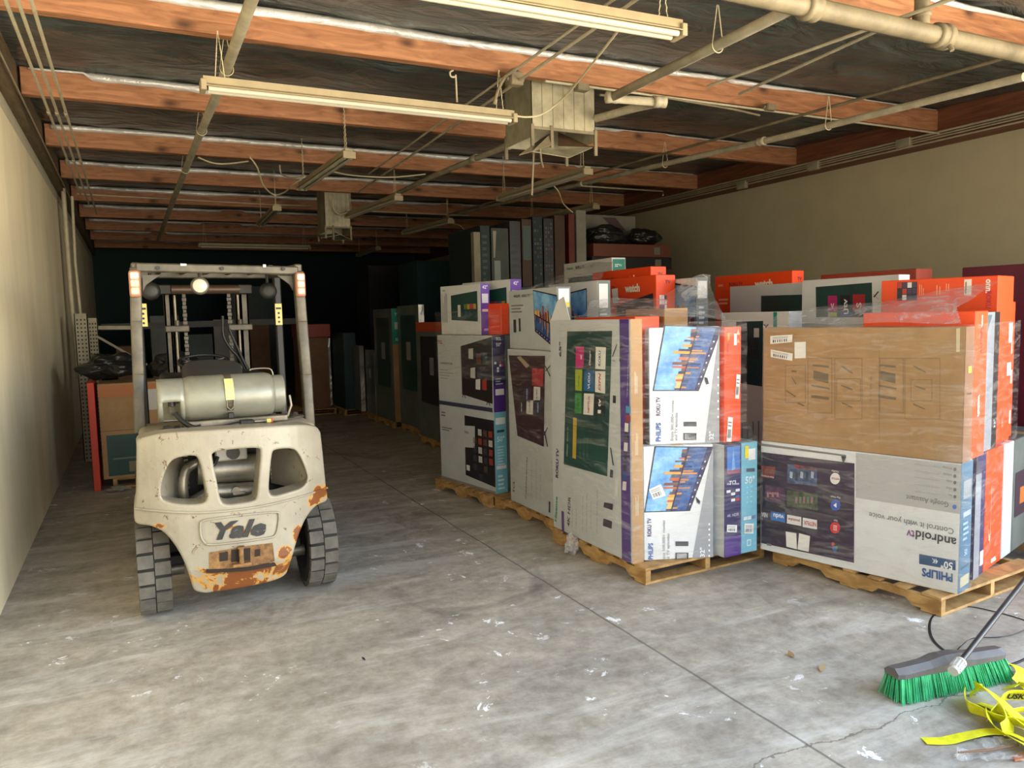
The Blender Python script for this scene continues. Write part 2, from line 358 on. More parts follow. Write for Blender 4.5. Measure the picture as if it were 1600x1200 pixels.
m_blk = mat('black_plastic', (26, 26, 26), .5)
def surf(x):                                    # rear face of the counterweight, bowed towards the viewer
    t = (x - FX) / .53
    return 4.50 + .20 * abs(t) ** 2.6
def onw(u, v, off=0.):
    Y = 4.6; p = None
    for _ in range(8): p = aY(u, v, Y); Y = surf(p.x) + off
    return p
CQ = lambda x, y: (180 + x / 3.529, 640 + y / 3.529)
def outl(pts, n=5): return [(p.x, p.y) for p in spline([Vector((onw(*CQ(*q)).x, onw(*CQ(*q)).z, 0)) for q in pts], n, True)]
OUT = outl([(118, 215), (118, 180), (150, 158), (300, 130), (640, 108), (960, 88), (1095, 92), (1132, 120), (1140, 160), (1152, 300), (1165, 430), (1172, 470), (1165, 505), (1110, 532), (1060, 590), (1022, 670), (990, 770), (965, 870), (945, 925), (880, 960), (700, 1002), (560, 1022), (500, 1030), (440, 1010), (415, 940), (380, 840), (330, 750), (270, 680), (200, 645), (125, 632), (105, 600), (106, 530), (116, 470), (117, 330)], 4)
WIN = [outl(q, 4) for q in (
 [(252, 470), (262, 385), (300, 300), (350, 268), (435, 258), (466, 290), (492, 400), (505, 485), (480, 518), (390, 525), (285, 508)],
 [(548, 240), (660, 222), (785, 216), (803, 245), (795, 340), (782, 470), (762, 503), (690, 517), (615, 523), (582, 495), (562, 400), (540, 285)],
 [(888, 225), (975, 219), (1015, 250), (1050, 330), (1060, 385), (1030, 430), (960, 455), (880, 475), (852, 455), (852, 380), (866, 260)])]
def curve_plate(splines, depth, bev):
    cu = bpy.data.curves.new('c', 'CURVE'); cu.dimensions = '2D'; cu.fill_mode = 'BOTH'; cu.extrude = depth / 2; cu.bevel_depth = bev; cu.bevel_resolution = 2; cu.offset = -bev
    for q in splines:
        sp = cu.splines.new('POLY'); sp.points.add(len(q) - 1); sp.use_cyclic_u = True
        for p, (x, y) in zip(sp.points, q): p.co = (x, y, 0, 1)
    o = bpy.data.objects.new('c', cu); COL.objects.link(o); dg = bpy.context.evaluated_depsgraph_get(); dg.update()
    me = o.evaluated_get(dg).to_mesh(); bm = bmesh.new(); bm.from_mesh(me); o.evaluated_get(dg).to_mesh_clear(); bpy.data.objects.remove(o)
    return bm
bm = curve_plate([OUT] + WIN, .16, .014)
bmesh.ops.remove_doubles(bm, verts=bm.verts, dist=.0005)
x = -.1
while x < 1.1:
    bmesh.ops.bisect_plane(bm, geom=bm.verts[:] + bm.edges[:] + bm.faces[:], plane_co=(x, 0, 0), plane_no=(1, 0, 0)); x += .045
b = MB(); vs = []
bm.verts.index_update()
for v in bm.verts:
    X, Zz, D = v.co.x, v.co.y, v.co.z           # D>0 faces the viewer
    back = .094 - D
    # the casting leans forward above the waist and tucks under at the bottom
    k = .10 * max(0, (Zz - .86)) ** 1.0 + .35 * max(0, (.34 - Zz))
    vs.append((X, surf(X) + back + k, Zz))
b.add(vs, [[v.index for v in f.verts] for f in bm.faces], m_body, False); bm.free()
cw = b.build('counterweight', fk)
# depth of the casting behind the face: side cheeks and hood
b = MB()
b.box(-.0, .99, 4.74, 5.36, .985, 1.095, m_body, .035)
b.box(-.015, .10, 4.86, 5.25, .70, 1.04, m_body, .03); b.box(.88, 1.0, 4.86, 5.25, .70, 1.04, m_body, .03)
b.box(.26, .74, 4.62, 4.95, .19, .62, m_body, .03)
b.build('hood', fk)
b = MB()       # waist ridge following the casting
pts = [onw(*CQ(*q), off=-.004) for q in ((108, 545), (200, 556), (330, 566), (480, 568), (640, 556), (800, 534), (950, 500), (1080, 462), (1168, 432))]
b.tube(spline(pts, 6), .007, m_body, 8); b.build('waist_ridge', cw)
b = MB()
q = spline([onw(*CQ(*c), off=-.008) for c in ((470, 640), (480, 615), (560, 600), (720, 580), (880, 566), (903, 580), (900, 640), (885, 690), (850, 706), (700, 728), (530, 745), (490, 730), (472, 690))], 4, True)
b.tube(q, .006, m_body, 6, closed=True); b.build('badge_frame', cw)
def wrap_text(b, s, u0, v0, u1, v1, hpx, m, off, bold=2.0, it=.3):
    vs, fs, x0, x1, y0, y1 = text_geo(s, bold, it); out = []
    for v in vs:
        a = (v[0] - x0) / (x1 - x0); c = (v[1] - y0) / (y1 - y0)
        out.append(onw(*CQ(u0 + (u1 - u0) * a, v0 + (v1 - v0) * a - hpx * c), off=off))
    b.add(out, fs, m)
b = MB(); wrap_text(b, 'Yale', 548, 722, 832, 694, 98, mat('faded_badge_ink', (38, 38, 36), .6, 0, .3, 14), -.006); b.build('lettering', cw, label='black italic lettering worn off in places')
# tow-pin recess
def wq(b, pts, off, m):      # a patch that follows the bowed casting: pts run along the top then back along the bottom
    h = len(pts) // 2; top = spline([Vector(p + (0,)) for p in pts[:h]], 8); bot = spline([Vector(p + (0,)) for p in pts[h:][::-1]], 8); n = len(top)
    vs = [onw(*CQ(p.x, p.y), off=off) for p in top] + [onw(*CQ(p.x, p.y), off=off) for p in bot]; b.add(vs, [(n + i, n + i + 1, i + 1, i) for i in range(n - 1)], m)
b = MB(); m_rust = mat('rusty_pocket', (88, 60, 36), .85, 0, 0, 14, .5, col2=(150, 112, 66))
m_hole = mat('hole_shade_brown', (40, 30, 22), .9)  # dark patches painted for the shade inside the pocket openings
wq(b, [(520, 788), (640, 768), (760, 748), (868, 735), (880, 835), (760, 862), (640, 876), (520, 885)], -.004, m_rust)
wq(b, [(640, 774), (745, 762), (745, 830), (640, 842)], -.007, m_hole); wq(b, [(575, 790), (622, 783), (622, 832), (575, 838)], -.007, m_hole); wq(b, [(770, 772), (800, 768), (800, 806), (770, 812)], -.007, m_hole); wq(b, [(500, 880), (700, 872), (880, 842), (892, 862), (700, 892), (505, 900)], -.008, m_hole)
b.build('tow_pocket', cw, label='rusty tow pin pocket below the badge')
b = MB(); c0 = onw(*CQ(692, 790)); b.cyl((c0.x, c0.y - .03, c0.z - .055), (c0.x, c0.y - .03, c0.z + .035), .013, m_rust, 12); b.cyl((c0.x, c0.y - .03, c0.z + .035), (c0.x, c0.y - .03, c0.z + .045), .02, m_rust, 12)
b.box(c0.x - .05, c0.x + .05, c0.y - .05, c0.y + .0, c0.z - .066, c0.z - .05, m_rust, .003); b.build('tow_pin', cw)
for x0_, x1_ in ((.075, .235), (.905, .745)):      # sloping inner cheeks of the side openings
    b = MB(); b.bar((x0_, 4.66, .84), (x1_, 5.00, .84), .02, .30, m_body, .006, up=(0, 0, 1)); b.build('inner_cheek', fk)
# engine bay seen through the openings
b = MB(); b.cyl((.30, 4.86, .845), (.70, 4.86, .83), .085, m_st, 24); b.tube(spline([(.36, 4.84, .72), (.24, 4.80, .68), (.215, 4.78, .76), (.24, 4.80, .87), (.32, 4.84, .9)], 6), .028, m_st, 12); b.build('muffler', fk)
b = MB(); b.cyl((.36, 4.80, .72), (.64, 4.80, .70), .05, m_st, 20); b.cyl((.5, 4.74, .72), (.5, 4.78, .72), .025, m_st, 12); b.box(.48, .55, 4.73, 4.77, .70, .715, m_st); b.build('exhaust_pipe', fk)
b = MB(); b.box(.40, .58, 4.78, 4.84, .90, .99, mat('pale_regulator', (168, 166, 158), .5), .008); b.cyl((.50, 4.77, .945), (.50, 4.79, .945), .038, m_blk, 20); b.tube(spline([(.32, 4.8, .97), (.35, 4.76, .93), (.38, 4.74, .89), (.41, 4.77, .93)], 5), .012, m_blk, 8); b.build('regulator', fk)
b = MB()
b.box(.12, .87, 5.02, 6.2, .30, .985, m_dk); 
for xx in (.2, .74):
    for k in range(9): b.box(xx, xx + .06, 4.98, 5.02, .72 + k * .028, .735 + k * .028, m_st)
b.build('chassis', fk)
b = MB(); b.bar((.1, 4.97, .30), (.9, 4.97, .30), .06, .06, m_dk, .006); b.cyl((.1, 4.97, .24), (.2, 4.97, .24), .04, m_st, 14); b.cyl((.8, 4.97, .24), (.92, 4.97, .24), .04, m_st, 14); b.build('rear_axle', fk)
def wheel(cx, cy, r, wd, rot=0):
    b = MB(); w = wd / 2
    prof = [(r * .55, -w * .7), (r * .62, -w), (r * .88, -w), (r * .965, -w * .86), (r * .965, w * .86), (r * .88, w), (r * .62, w), (r * .55, w * .7)]
    b.lathe(prof, (cx, cy, r), (1, 0, 0), mat('dark_tread_groove', (34, 33, 31), .9), 48)
    N = 20
    for k in range(N):          # chunky lugs: two staggered half-rows
        for sgn in (-1, 1):
            a = 2 * PI * (k + (.5 if sgn > 0 else 0)) / N; da = .128
            vs = []
            for (xx, rr) in ((w * .03, r), (w * .97, r), (w * 1.01, r * .885), (w * .03, r * .93)):
                for s2 in (-1, 1):
                    aa = a + s2 * da * (1.0 if xx > w * .5 else .96); vs.append((cx + sgn * xx, cy + rr * math.cos(aa), r + rr * math.sin(aa)))
            b.add(vs, [(0, 1, 3, 2), (2, 3, 5, 4), (0, 2, 4, 6), (1, 7, 5, 3), (0, 6, 7, 1)], m_rub)
    t = b.build('tire', fk)
    b = MB(); b.lathe([(.02, -w * .6), (r * .5, -w * .55), (r * .56, -w * .72), (r * .56, w * .72), (r * .5, w * .55), (.02, w * .6)], (cx, cy, r), (1, 0, 0), m_gd, 24)
    for k in range(5): a = 2 * PI * k / 5; b.cyl((cx - w * .7, cy + .07 * math.cos(a), r + .07 * math.sin(a)), (cx + w * .7, cy + .07 * math.cos(a), r + .07 * math.sin(a)), .01, m_st, 8)
    b.build('rim', t)
wheel(.035, 4.97, .292, .175); wheel(.995, 4.97, .292, .175); wheel(.06, 6.25, .33, .2); wheel(.95, 6.25, .33, .2)
# overhead guard
G = lambda x, y: (180 + x / 3.871, 380 + y / 3.871)
def legp(pts, Y): return [aY(*G(*p), Y) for p in pts]
for sgn, pts in ((-1, [(152, 1150), (140, 800), (128, 480), (122, 160)]), (1, [(1175, 1110), (1155, 800), (1128, 480), (1105, 180)])):
    P = [aY(*G(*p), Y) for p, Y in zip(pts, (5.22, 5.25, 5.28, 5.31))]
    b = MB()
    for i in range(3): b.bar(P[i], P[i + 1] + (P[i + 1] - P[i]).normalized() * .01, .066, .075, m_gd, .009, up=(0, 1, 0))
    b.build('guard_leg', fk)
    x = P[3].x
    b = MB(); b.bar((x, 5.29, 2.075), (x - sgn * .0, 6.42, 2.10), .05, .06, m_gd, .008); b.build('roof_rail', fk)
    b = MB(); f0 = aY(*G(985 if sgn > 0 else 150, 300), 6.35); xf = 1.075 if sgn > 0 else .055
    b.bar((xf, 6.42, 2.08), (xf, 6.38, .95), .055, .07, m_blk, .008); b.build('front_guard_leg', fk)
    st = aY(*G(990, 430), 6.33) if sgn > 0 else aY(*G(170, 435), 6.33)
    b = MB(); b.box(st.x - .026, st.x + .026, 6.335, 6.342, st.z - .085, st.z + .085, K(222, 206, 130)); b.box(st.x - .02, st.x + .02, 6.333, 6.336, st.z + .04, st.z + .055, K(30, 30, 30))
    for q in range(3): b.cyl((st.x, 6.336, st.z + .01 - q * .035), (st.x, 6.333, st.z + .01 - q * .035), .009, K(30, 30, 30), 8)
    b.build('warning_decal', fk, label='yellow strip with black warning symbols')
b = MB(); b.bar((.045, 5.30, 2.075), (1.03, 5.30, 2.06), .06, .055, m_gd, .008)
for k, xx in enumerate((.17, .545, .93)): b.cyl((xx, 5.262, 2.07), (xx, 5.25, 2.07), .012, m_blk, 12)
b.box(.30, .335, 5.258, 5.268, 2.085, 2.098, K(230, 228, 220)); b.box(.80, .818, 5.258, 5.268, 2.08, 2.098, K(230, 228, 220))
b.build('rear_crossbar', fk)
b = MB(); b.bar((.06, 6.42, 2.10), (1.06, 6.42, 2.10), .06, .06, m_gd, .006); b.build('front_crossbar', fk)
for k in range(5):
    b = MB(); b.bar((.2 + k * .165, 5.33, 2.085), (.2 + k * .165, 6.40, 2.11), .028, .028, m_dk); b.build('roof_bar', fk)
for sx_, x in ((1, .08), (-1, 1.0)):
    b = MB(); 
    b.add([(x, 5.33, 2.03), (x + sx_ * .10, 5.33, 2.03), (x + sx_ * .02, 5.33, 1.97), (x, 5.33, 1.93), (x, 5.36, 2.03), (x + sx_ * .10, 5.36, 2.03), (x + sx_ * .02, 5.36, 1.97), (x, 5.36, 1.93)], [(0, 1, 2, 3), (7, 6, 5, 4), (0, 4, 5, 1), (1, 5, 6, 2), (2, 6, 7, 3), (3, 7, 4, 0)], m_gd); b.build('gusset', fk)
for q in ((118, 245), (1122, 250)):       # rear combination lamps
    c = aY(*G(*q), 5.235); root = MB(); root.box(c.x - .032, c.x + .032, c.y - .012, c.y + .045, c.z - .082, c.z + .082, mat('lamp_housing', (176, 120, 96), .4), .016)
    L_ = root.build('tail_lamp', fk)
    for k, cc in ((0, (250, 214, 190)), (1, (246, 196, 158)), (2, (240, 190, 160))):
        b = MB(); z0 = c.z + .07 - k * .047; b.box(c.x - .024, c.x + .024, c.y - .02, c.y - .008, z0 - .042, z0, mat('lens_%d' % k, cc, .25, spec=.8), .006); b.build('lens', L_)
c = aY(*G(512, 258), 5.36); b = MB(); b.lathe([(.035, .05), (.052, .03), (.058, 0), (.05, -.006)], c, (0, 1, 0), m_gd, 28); o = b.build('work_lamp', fk)
b = MB(); b.lathe([(.0, -.014), (.03, -.011), (.048, -.004)], c, (0, 1, 0), mat('pale_glass', (188, 184, 164), .2), 28, cap=False); b.build('lens', o)
b = MB(); b.cyl((c.x, c.y + .02, c.z + .05), (c.x, c.y + .02, c.z + .11), .008, m_dk, 8); b.build('bracket', o)
for q in ((215, 290), (925, 290)):
    c = aY(*G(*q), 5.55); b = MB(); b.lathe([(.02, .05), (.05, .035), (.06, 0), (.05, -.02), (.03, -.026)], c, (0, 1, 0), m_dk, 20); b.tube([(c.x, c.y + .02, c.z), (c.x, c.y + .02, c.z + .12)], .01, m_dk, 8); b.build('side_lamp', fk)
# mast
YM = 6.72
def mx(x): return aY(*G(x, 500), YM).x
for (xa, xb, zt, m, nm) in ((303, 345, 1.98, m_st, 'mast_rail'), (352, 378, 1.95, m_dk, 'inner_rail'), (765, 812, 1.98, m_st, 'mast_rail'), (735, 758, 1.95, m_dk, 'inner_rail')):
    m = m_gd if m is m_st else m_dk; b = MB(); x0, x1 = mx(xa), mx(xb); b.box(x0, x1, YM, YM + .02, .1, zt, m); b.box(x0, x0 + .012, YM, YM + .12, .1, zt, m); b.box(x1 - .012, x1, YM, YM + .12, .1, zt, m); b.box(x0, x1, YM + .1, YM + .12, .1, zt, m); b.build(nm, fk)
for xa, xb in ((412, 438), (682, 708)):
    b = MB(); x0, x1 = mx(xa), mx(xb)
    for k in range(44): b.box(x0 + (.004 if k % 2 else 0), x1 - (.004 if k % 2 else 0), YM - .02, YM + .0, .6 + k * .031, .6 + k * .031 + .026, m_gd)
    b.build('lift_chain', fk)
for xx in (367, 747):
    b = MB(); b.cyl((mx(xx), YM - .03, .3), (mx(xx), YM - .03, 1.3), .028, m_dk, 14); b.cyl((mx(xx), YM - .03, 1.3), (mx(xx), YM - .03, 1.95), .011, m_st, 12); b.build('lift_cylinder', fk)
b = MB(); zt = aY(*G(500, 280), YM - .06).z; b.cyl((mx(350), YM - .06, zt), (mx(760), YM - .06, zt), .036, mat('dark_bronze', (92, 74, 62), .4, .4), 18)
b.box(mx(245), mx(350), YM - .09, YM, zt - .04, zt + .04, m_dk, .008); b.box(mx(745), mx(832), YM - .09, YM, zt - .04, zt + .04, m_dk, .008); b.build('mast_crosshead', fk)
for xa, xb in ((300, 445), (680, 825)):
    b = MB(); z = aY(*G(500, 518), YM - .04).z; b.box(mx(xa), mx(xb), YM - .07, YM - .02, z - .02, z + .03, m_gd, .006); b.cyl((mx((xa + xb) / 2), YM - .05, z + .03), (mx((xa + xb) / 2), YM - .05, z + .07), .02, m_gd, 10); b.build('mast_bracket', fk)
b = MB(); b.tube(spline([aY(*G(*q), YM - .12) for q in ((650, 440), (655, 560), (700, 640), (745, 690), (800, 790))], 6), .012, m_blk, 8); b.build('hydraulic_hose', fk)
b = MB(); b.tube(spline([aY(*G(*q), YM - .14) for q in ((690, 520), (720, 590), (752, 660), (790, 740), (830, 800))], 6), .012, m_blk, 8); b.build('hydraulic_hose', fk)
b = MB(); b.box(.2, .85, YM + .14, YM + .19, .2, 1.3, m_dk, .006); b.build('fork_carriage', fk)
# cab
b = MB(); b.box(.16, .86, 5.75, 6.25, .985, 1.36, m_blk, .03); b.build('dashboard', fk)
b = MB(); c = Vector(aY(*G(535, 700), 5.95)); pts = [(c.x + .17 * math.cos(a), c.y + .10 * math.sin(a), c.z - .02 + .045 * math.sin(a)) for a in [2 * PI * k / 32 for k in range(32)]]
b.tube(pts, .011, m_blk, 8, closed=True); b.cyl((c.x, c.y, c.z - .03), (c.x, c.y + .1, c.z - .3), .018, m_blk, 10)
for k in range(3): a = 2 * PI * k / 3 + .5; b.bar((c.x, c.y, c.z - .03), (c.x + .17 * math.cos(a), c.y + .10 * math.sin(a), c.z - .02 + .045 * math.sin(a)), .02, .008, m_blk)
b.build('steering_wheel', fk)
b = MB(); P0 = [aY(*G(*q), 5.50) for q in ((408, 790), (415, 745), (470, 715), (590, 705), (720, 715), (760, 745), (765, 790))]
c0 = spline([(p.x, 5.5, p.z) for p in P0], 4)
vs = [(p.x, 5.46, p.z) for p in c0] + [(p.x, 5.60, p.z + .0) for p in c0] + [(p.x, 5.46, 1.12) for p in c0] + [(p.x, 5.6, 1.12) for p in c0]; n_ = len(c0); fs = []
for i in range(n_ - 1): fs += [(i, i + 1, n_ + i + 1, n_ + i), (2 * n_ + i, 2 * n_ + i + 1, i + 1, i), (3 * n_ + i + 1, 3 * n_ + i, n_ + i, n_ + i + 1)]
fs += [(0, n_, 3 * n_, 2 * n_), (n_ - 1, 3 * n_ - 1, 4 * n_ - 1, 2 * n_ - 1)]
b.add(vs, fs, mat('black_vinyl', (46, 44, 40), .45), True); b.box(.25, .75, 5.46, 5.75, 1.05, 1.2, m_blk, .03); b.build('seat', fk)
b = MB(); b.tube(spline([aY(*G(*q), 5.3) for q in ((815, 770), (825, 762), (900, 756), (945, 768), (958, 830), (958, 870))], 4), .006, m_st, 8); b.build('grab_handle', fk)
# gas tank on its cradle
m_tk = mat('galvanised_tank_grey', (138, 138, 124), .38, .25, .12, 6)
TY = 4.97; TZ = 1.268
tk = MB(); xa, xb = .245, .775
tk.lathe([(.02, xa - .02), (.09, xa - .012), (.125, xa + .01), (.138, xa + .04), (.138, xb - .05), (.128, xb - .015), (.1, xb + .01), (.02, xb + .02)], (0, TY, TZ), (1, 0, 0), m_tk, 40)
tank = tk.build('gas_tank', fk)
for x0, x1, r in ((.112, xa + .01, .128), (xb - .01, .835, .118)):
    b = MB(); vs = []; fs = []; N = 40
    left = x0 < .2
    for j, xx in enumerate([x0 + (x1 - x0) * k / 6 for k in range(7)]):
        for k in range(N): a = 2 * PI * k / N; vs.append((xx, TY + r * math.cos(a), TZ + r * math.sin(a)))
    for j in range(6):
        for k in range(N):
            a = 2 * PI * (k + .5) / N
            if left and 1 <= j <= 4 and math.cos(a) < -.35 and -.95 < math.sin(a) < -.05: continue
            fs.append((j * N + k, j * N + (k + 1) % N, j * N + N + (k + 1) % N, j * N + N + k))
    b.add(vs, fs, m_tk, True); o = b.build('tank_collar', tank); o.modifiers.new('s', 'SOLIDIFY').thickness = .006
b = MB(); b.cyl((.19, TY - .02, TZ), (.25, TY - .02, TZ), .022, m_st, 12); b.cyl((.185, TY - .07, TZ - .03), (.185, TY - .07, TZ + .03), .02, m_dk, 12); b.cyl((.185, TY - .12, TZ - .07), (.185, TY - .05, TZ - .03), .013, m_st, 10); b.build('valve', tank)
b = MB(); pts = [(.505, TY + .143 * math.cos(a), TZ + .143 * math.sin(a)) for a in [PI * .95 + k * (-PI * .95) / 14 + .45 for k in range(15)]]
pts = [(.505, TY - .143 * math.cos(a), TZ + .143 * math.sin(a)) for a in [-.55 + k * 2.7 / 14 for k in range(15)]]
b.ribbon(pts, (1, 0, 0), .038, m_gd, .004); b.build('strap', tank)
b = MB(); b.ribbon([(.505, TY - .149 * math.cos(a), TZ + .149 * math.sin(a)) for a in [-.05 + k * .95 / 6 for k in range(7)]], (1, 0, 0), .05, K(206, 200, 130), .005)
b.tube([(.485, TY - .15, TZ - .01), (.485, TY - .15, TZ - .05), (.505, TY - .145, TZ - .07), (.525, TY - .15, TZ - .05), (.525, TY - .15, TZ - .01)], .004, m_st, 6); b.box(.488, .522, TY - .15, TY - .12, TZ - .12, TZ - .085, m_dk, .004); b.build('buckle', tank)
b = MB(); b.bar((.24, TY - .11, 1.125), (.84, TY - .11, 1.125), .03, .035, m_st, .004); b.bar((.3, TY + .1, 1.12), (.8, TY + .1, 1.12), .03, .03, m_dk); b.box(.3, .36, TY - .12, TY + .12, 1.09, 1.13, m_dk); b.box(.7, .76, TY - .12, TY + .12, 1.09, 1.13, m_dk)
b.tube([(.84, TY - .11, 1.13), (.865, TY - .12, 1.2), (.86, TY - .1, 1.26)], .008, m_st, 8); b.build('tank_cradle', fk)
b = MB(); b.tube(spline([(.2, 4.84, 1.2), (.24, 4.8, 1.15), (.30, 4.76, 1.115), (.40, 4.74, 1.105), (.52, 4.76, 1.118), (.62, 4.78, 1.12)], 6), .014, m_blk, 10); b.build('gas_hose', fk)
b = MB(); b.box(.12, .30, 4.76, 4.92, 1.095, 1.102, m_gd); b.box(.13, .17, 4.8, 4.86, 1.1, 1.13, m_dk, .004); b.box(.19, .22, 4.78, 4.86, 1.1, 1.125, m_dk, .004); b.tube(spline([(.1, 4.85, 1.1), (.14, 4.78, 1.115), (.25, 4.78, 1.11), (.33, 4.8, 1.12)], 5), .01, m_blk, 8); b.cyl((.25, 4.83, 1.1), (.25, 4.83, 1.125), .018, m_st, 12); b.build('hood_latch', fk)
b = MB(); b.box(.545, .625, 4.74, 4.80, 1.1, 1.14, m_dk, .005); b.cyl((.63, 4.77, 1.125), (.70, 4.77, 1.125), .008, m_st, 8); b.box(.70, .725, 4.76, 4.785, 1.115, 1.135, K(210, 190, 90)); b.box(.725, .735, 4.76, 4.785, 1.115, 1.135, K(190, 50, 40)); b.build('gas_coupling', fk)
b = MB(); b.lathe([(.06, 0), (.05, .012), (.02, .016), (.018, .03), (.0, .034)], (.93, 5.1, 1.093), (0, 0, 1), m_gd, 20); b.build('radiator_cap', fk)
# ------------------------------------------------------------------ things under the ceiling
m_lite = mat('cream_lamp_housing', (166, 152, 120), .5, 0, .08, 9)
m_tubeg = mat('unlit_fluorescent_tube', (198, 192, 172), .25)
m_pipe = mat('dusty_grey_pipe', (186, 178, 152), .55, .05, .22, 5)
m_pipey = mat('dusty_cream_pipe', (124, 114, 90), .6, 0, .3, 4)
m_cond = mat('conduit_grey', (184, 176, 150), .5, .05, .12, 6)
m_galv = mat('weathered_galvanised', (168, 162, 136), .55, .15, .28, 4)
m_wire = mat('pale_wire', (206, 196, 160), .5)
def fixture(a, b_, label, hang=None, wide=.125):
    a = Vector(a); b_ = Vector(b_); d = (b_ - a); L = d.length; ang = math.atan2(d.y, d.x); c = (a + b_) / 2
    root = thing('shop_light', label, 'light fixture', c, ang, 'fluorescent strip lights')
    m = MB(); w = wide / 2
    prof = [(-w * .62, .045), (w * .62, .045), (w * .62, .0), (w, -.018), (w, -.024), (w * .5, -.006), (-w * .5, -.006), (-w, -.024), (-w, -.018), (-w * .62, 0)]
    vs = [(-L / 2, y, z) for y, z in prof] + [(L / 2, y, z) for y, z in prof]; n = len(prof)
    m.add(vs, [(k, (k + 1) % n, n + (k + 1) % n, n + k) for k in range(n)] + [tuple(range(n))[::-1], tuple(range(n, 2 * n))], m_lite); m.local('housing', root)
    for s in (-1, 1):
        m = MB(); m.cyl((-L / 2 + .03, s * w * .52, -.034), (L / 2 - .03, s * w * .52, -.034), .0175, m_tubeg, 12); m.local('fluorescent_tube', root)
    for s in (-1, 1):
        m = MB(); m.box(s * L / 2 - .018, s * L / 2 + .018, -w, w, -.05, .02, m_lite, .004); m.local('end_cap', root)
        m = MB(); top = (hang or JZ) - c.z; x = s * (L / 2 - .11)
        zz = .045; k = 0; n_l = int((top - zz) / .022)
        for k in range(n_l):
            z0 = zz + k * (top - zz) / n_l; z1 = z0 + (top - zz) / n_l * 1.15
            off = (1 - k / n_l) * .03
            m.tube([(x - off, .004 * (-1) ** k, z0), (x - off * .97, -.004 * (-1) ** k, z1)], .0034, m_wire, 5, False); m.tube([(x + off, .004 * (-1) ** k, z0), (x + off * .97, -.004 * (-1) ** k, z1)], .0034, m_wire, 5, False)
        m.local('hanging_chain', root)
    return root
fixture((.52, 5.55, 3.275), (2.82, 5.57, 3.325), 'long cream twin tube light hanging from the nearest visible joist, left of the duct')
fixture((.55, 3.72, 3.37), (2.95, 3.66, 3.34), 'nearest cream twin tube light, cut by the top edge of the photo')
fixture((1.99, 7.45, 3.33), (1.93, 9.45, 3.33), 'twin tube light running lengthwise with a sagging cable at its far end', 3.86)
fixture((3.27, 9.85, 3.33), (3.10, 11.8, 3.33), 'twin tube light running lengthwise just right of the dark rear duct', 3.86)
fixture((4.86, 11.95, 3.33), (4.68, 13.8, 3.33), 'dim lengthwise light above the green striped carton in the aisle', 3.86)
fixture((4.68, 7.4, 3.33), (4.60, 9.5, 3.33), 'lengthwise twin tube light right behind the front sheet metal duct', 3.86)
fixture((6.30, 9.75, 3.33), (6.14, 11.6, 3.33), 'lengthwise light above the dark stacked cartons at the right rear', 3.86)
fixture((1.94, 11.25, 3.33), (2.0, 13.2, 3.33), 'small dark lengthwise light above the forklift mast', 3.86)
fixture((1.35, 17.1, 3.33), (3.6, 17.1, 3.33), 'far crosswise strip light seen above the forklift roof', 3.86)
fixture((5.09, 16.9, 3.33), (5.15, 18.8, 3.33), 'faintest lengthwise light deep in the dark rear', 3.86)
def duct(x0, x1, y0, y1, z0, label, full=True):
    root = thing('ceiling_duct', label, 'duct', ((x0 + x1) / 2, (y0 + y1) / 2, z0), 0, 'square sheet metal ceiling ducts')
    m = MB(); t = .006; zt = 3.93
    xs = [x0, x0 + (x1 - x0) * .36, x1]
    m.box(x0, x0 + t, y0, y1, z0 + .10, zt, m_galv); m.box(x1 - t, x1, y0, y1, z0 + .10, zt, m_galv); m.box(x0, x1, y0, y0 + t, z0 + .16, zt, m_galv); m.box(x0, x1, y1 - t, y1, z0 + .1, zt, m_galv)
    for xx in np.linspace(x0, x1, 7)[1:-1]: m.box(xx - .004, xx + .004, y0 - .006, y0, z0 + .18, zt, m_galv)
    m.box(x0 - .004, x1 + .004, y0 - .008, y0 + .002, z0 + .16, z0 + .185, m_pipey); m.build('duct_body', root)
    for xx, yy in ((x0, y0), (x0 + (x1 - x0) * .30, y0), (x1, y0), (x0, y1), (x1, y1)):
        m = MB(); m.box(xx - .014, xx + .014, yy - .014, yy + .004, z0 - (.02 if xx > x0 else .0), z0 + .2, m_pipey); m.build('corner_strap', root)
    if full:
        m = MB(); a, b_, c_ = (x0 + .02, y0, z0 + .0), (x1, y0, z0 + .04), (x1 - .02, y1, z0 + .04)
        m.add([(x0 + (x1 - x0) * .3, y0 + .05, z0 + .12), (x1 - .02, y0 - .02, z0 - .0), (x1 + .02, y1, z0 + .05), (x0 + .2, y1, z0 + .04)], [(0, 1, 2, 3)], m_galv); o = m.build('deflector', root); o.modifiers.new('s', 'SOLIDIFY').thickness = .005
        m = MB(); m.add([(x0 - .09, y0 - .05, z0 + .0), (x0 + .22, y0 - .08, z0 + .06), (x0 + .22, y1, z0 + .13), (x0 - .02, y1 - .05, z0 + .1)], [(0, 1, 2, 3)], m_galv); o = m.build('deflector', root); o.modifiers.new('s', 'SOLIDIFY').thickness = .005
        m = MB(); m.add([(x0 + .1, y0 - .06, z0 - .03), (x1 - .05, y0 - .06, z0 - .02), (x1 + .02, y0 + .2, z0 + .01), (x0 + .2, y0 + .25, z0 + .02)], [(0, 1, 2, 3)], m_pipey); o = m.build('deflector', root); o.modifiers.new('s', 'SOLIDIFY').thickness = .005
    return root
d1 = duct(3.12, 3.75, 5.80, 6.3, 3.13, 'dusty sheet metal duct with bent deflectors hanging behind the nearest joist', False)
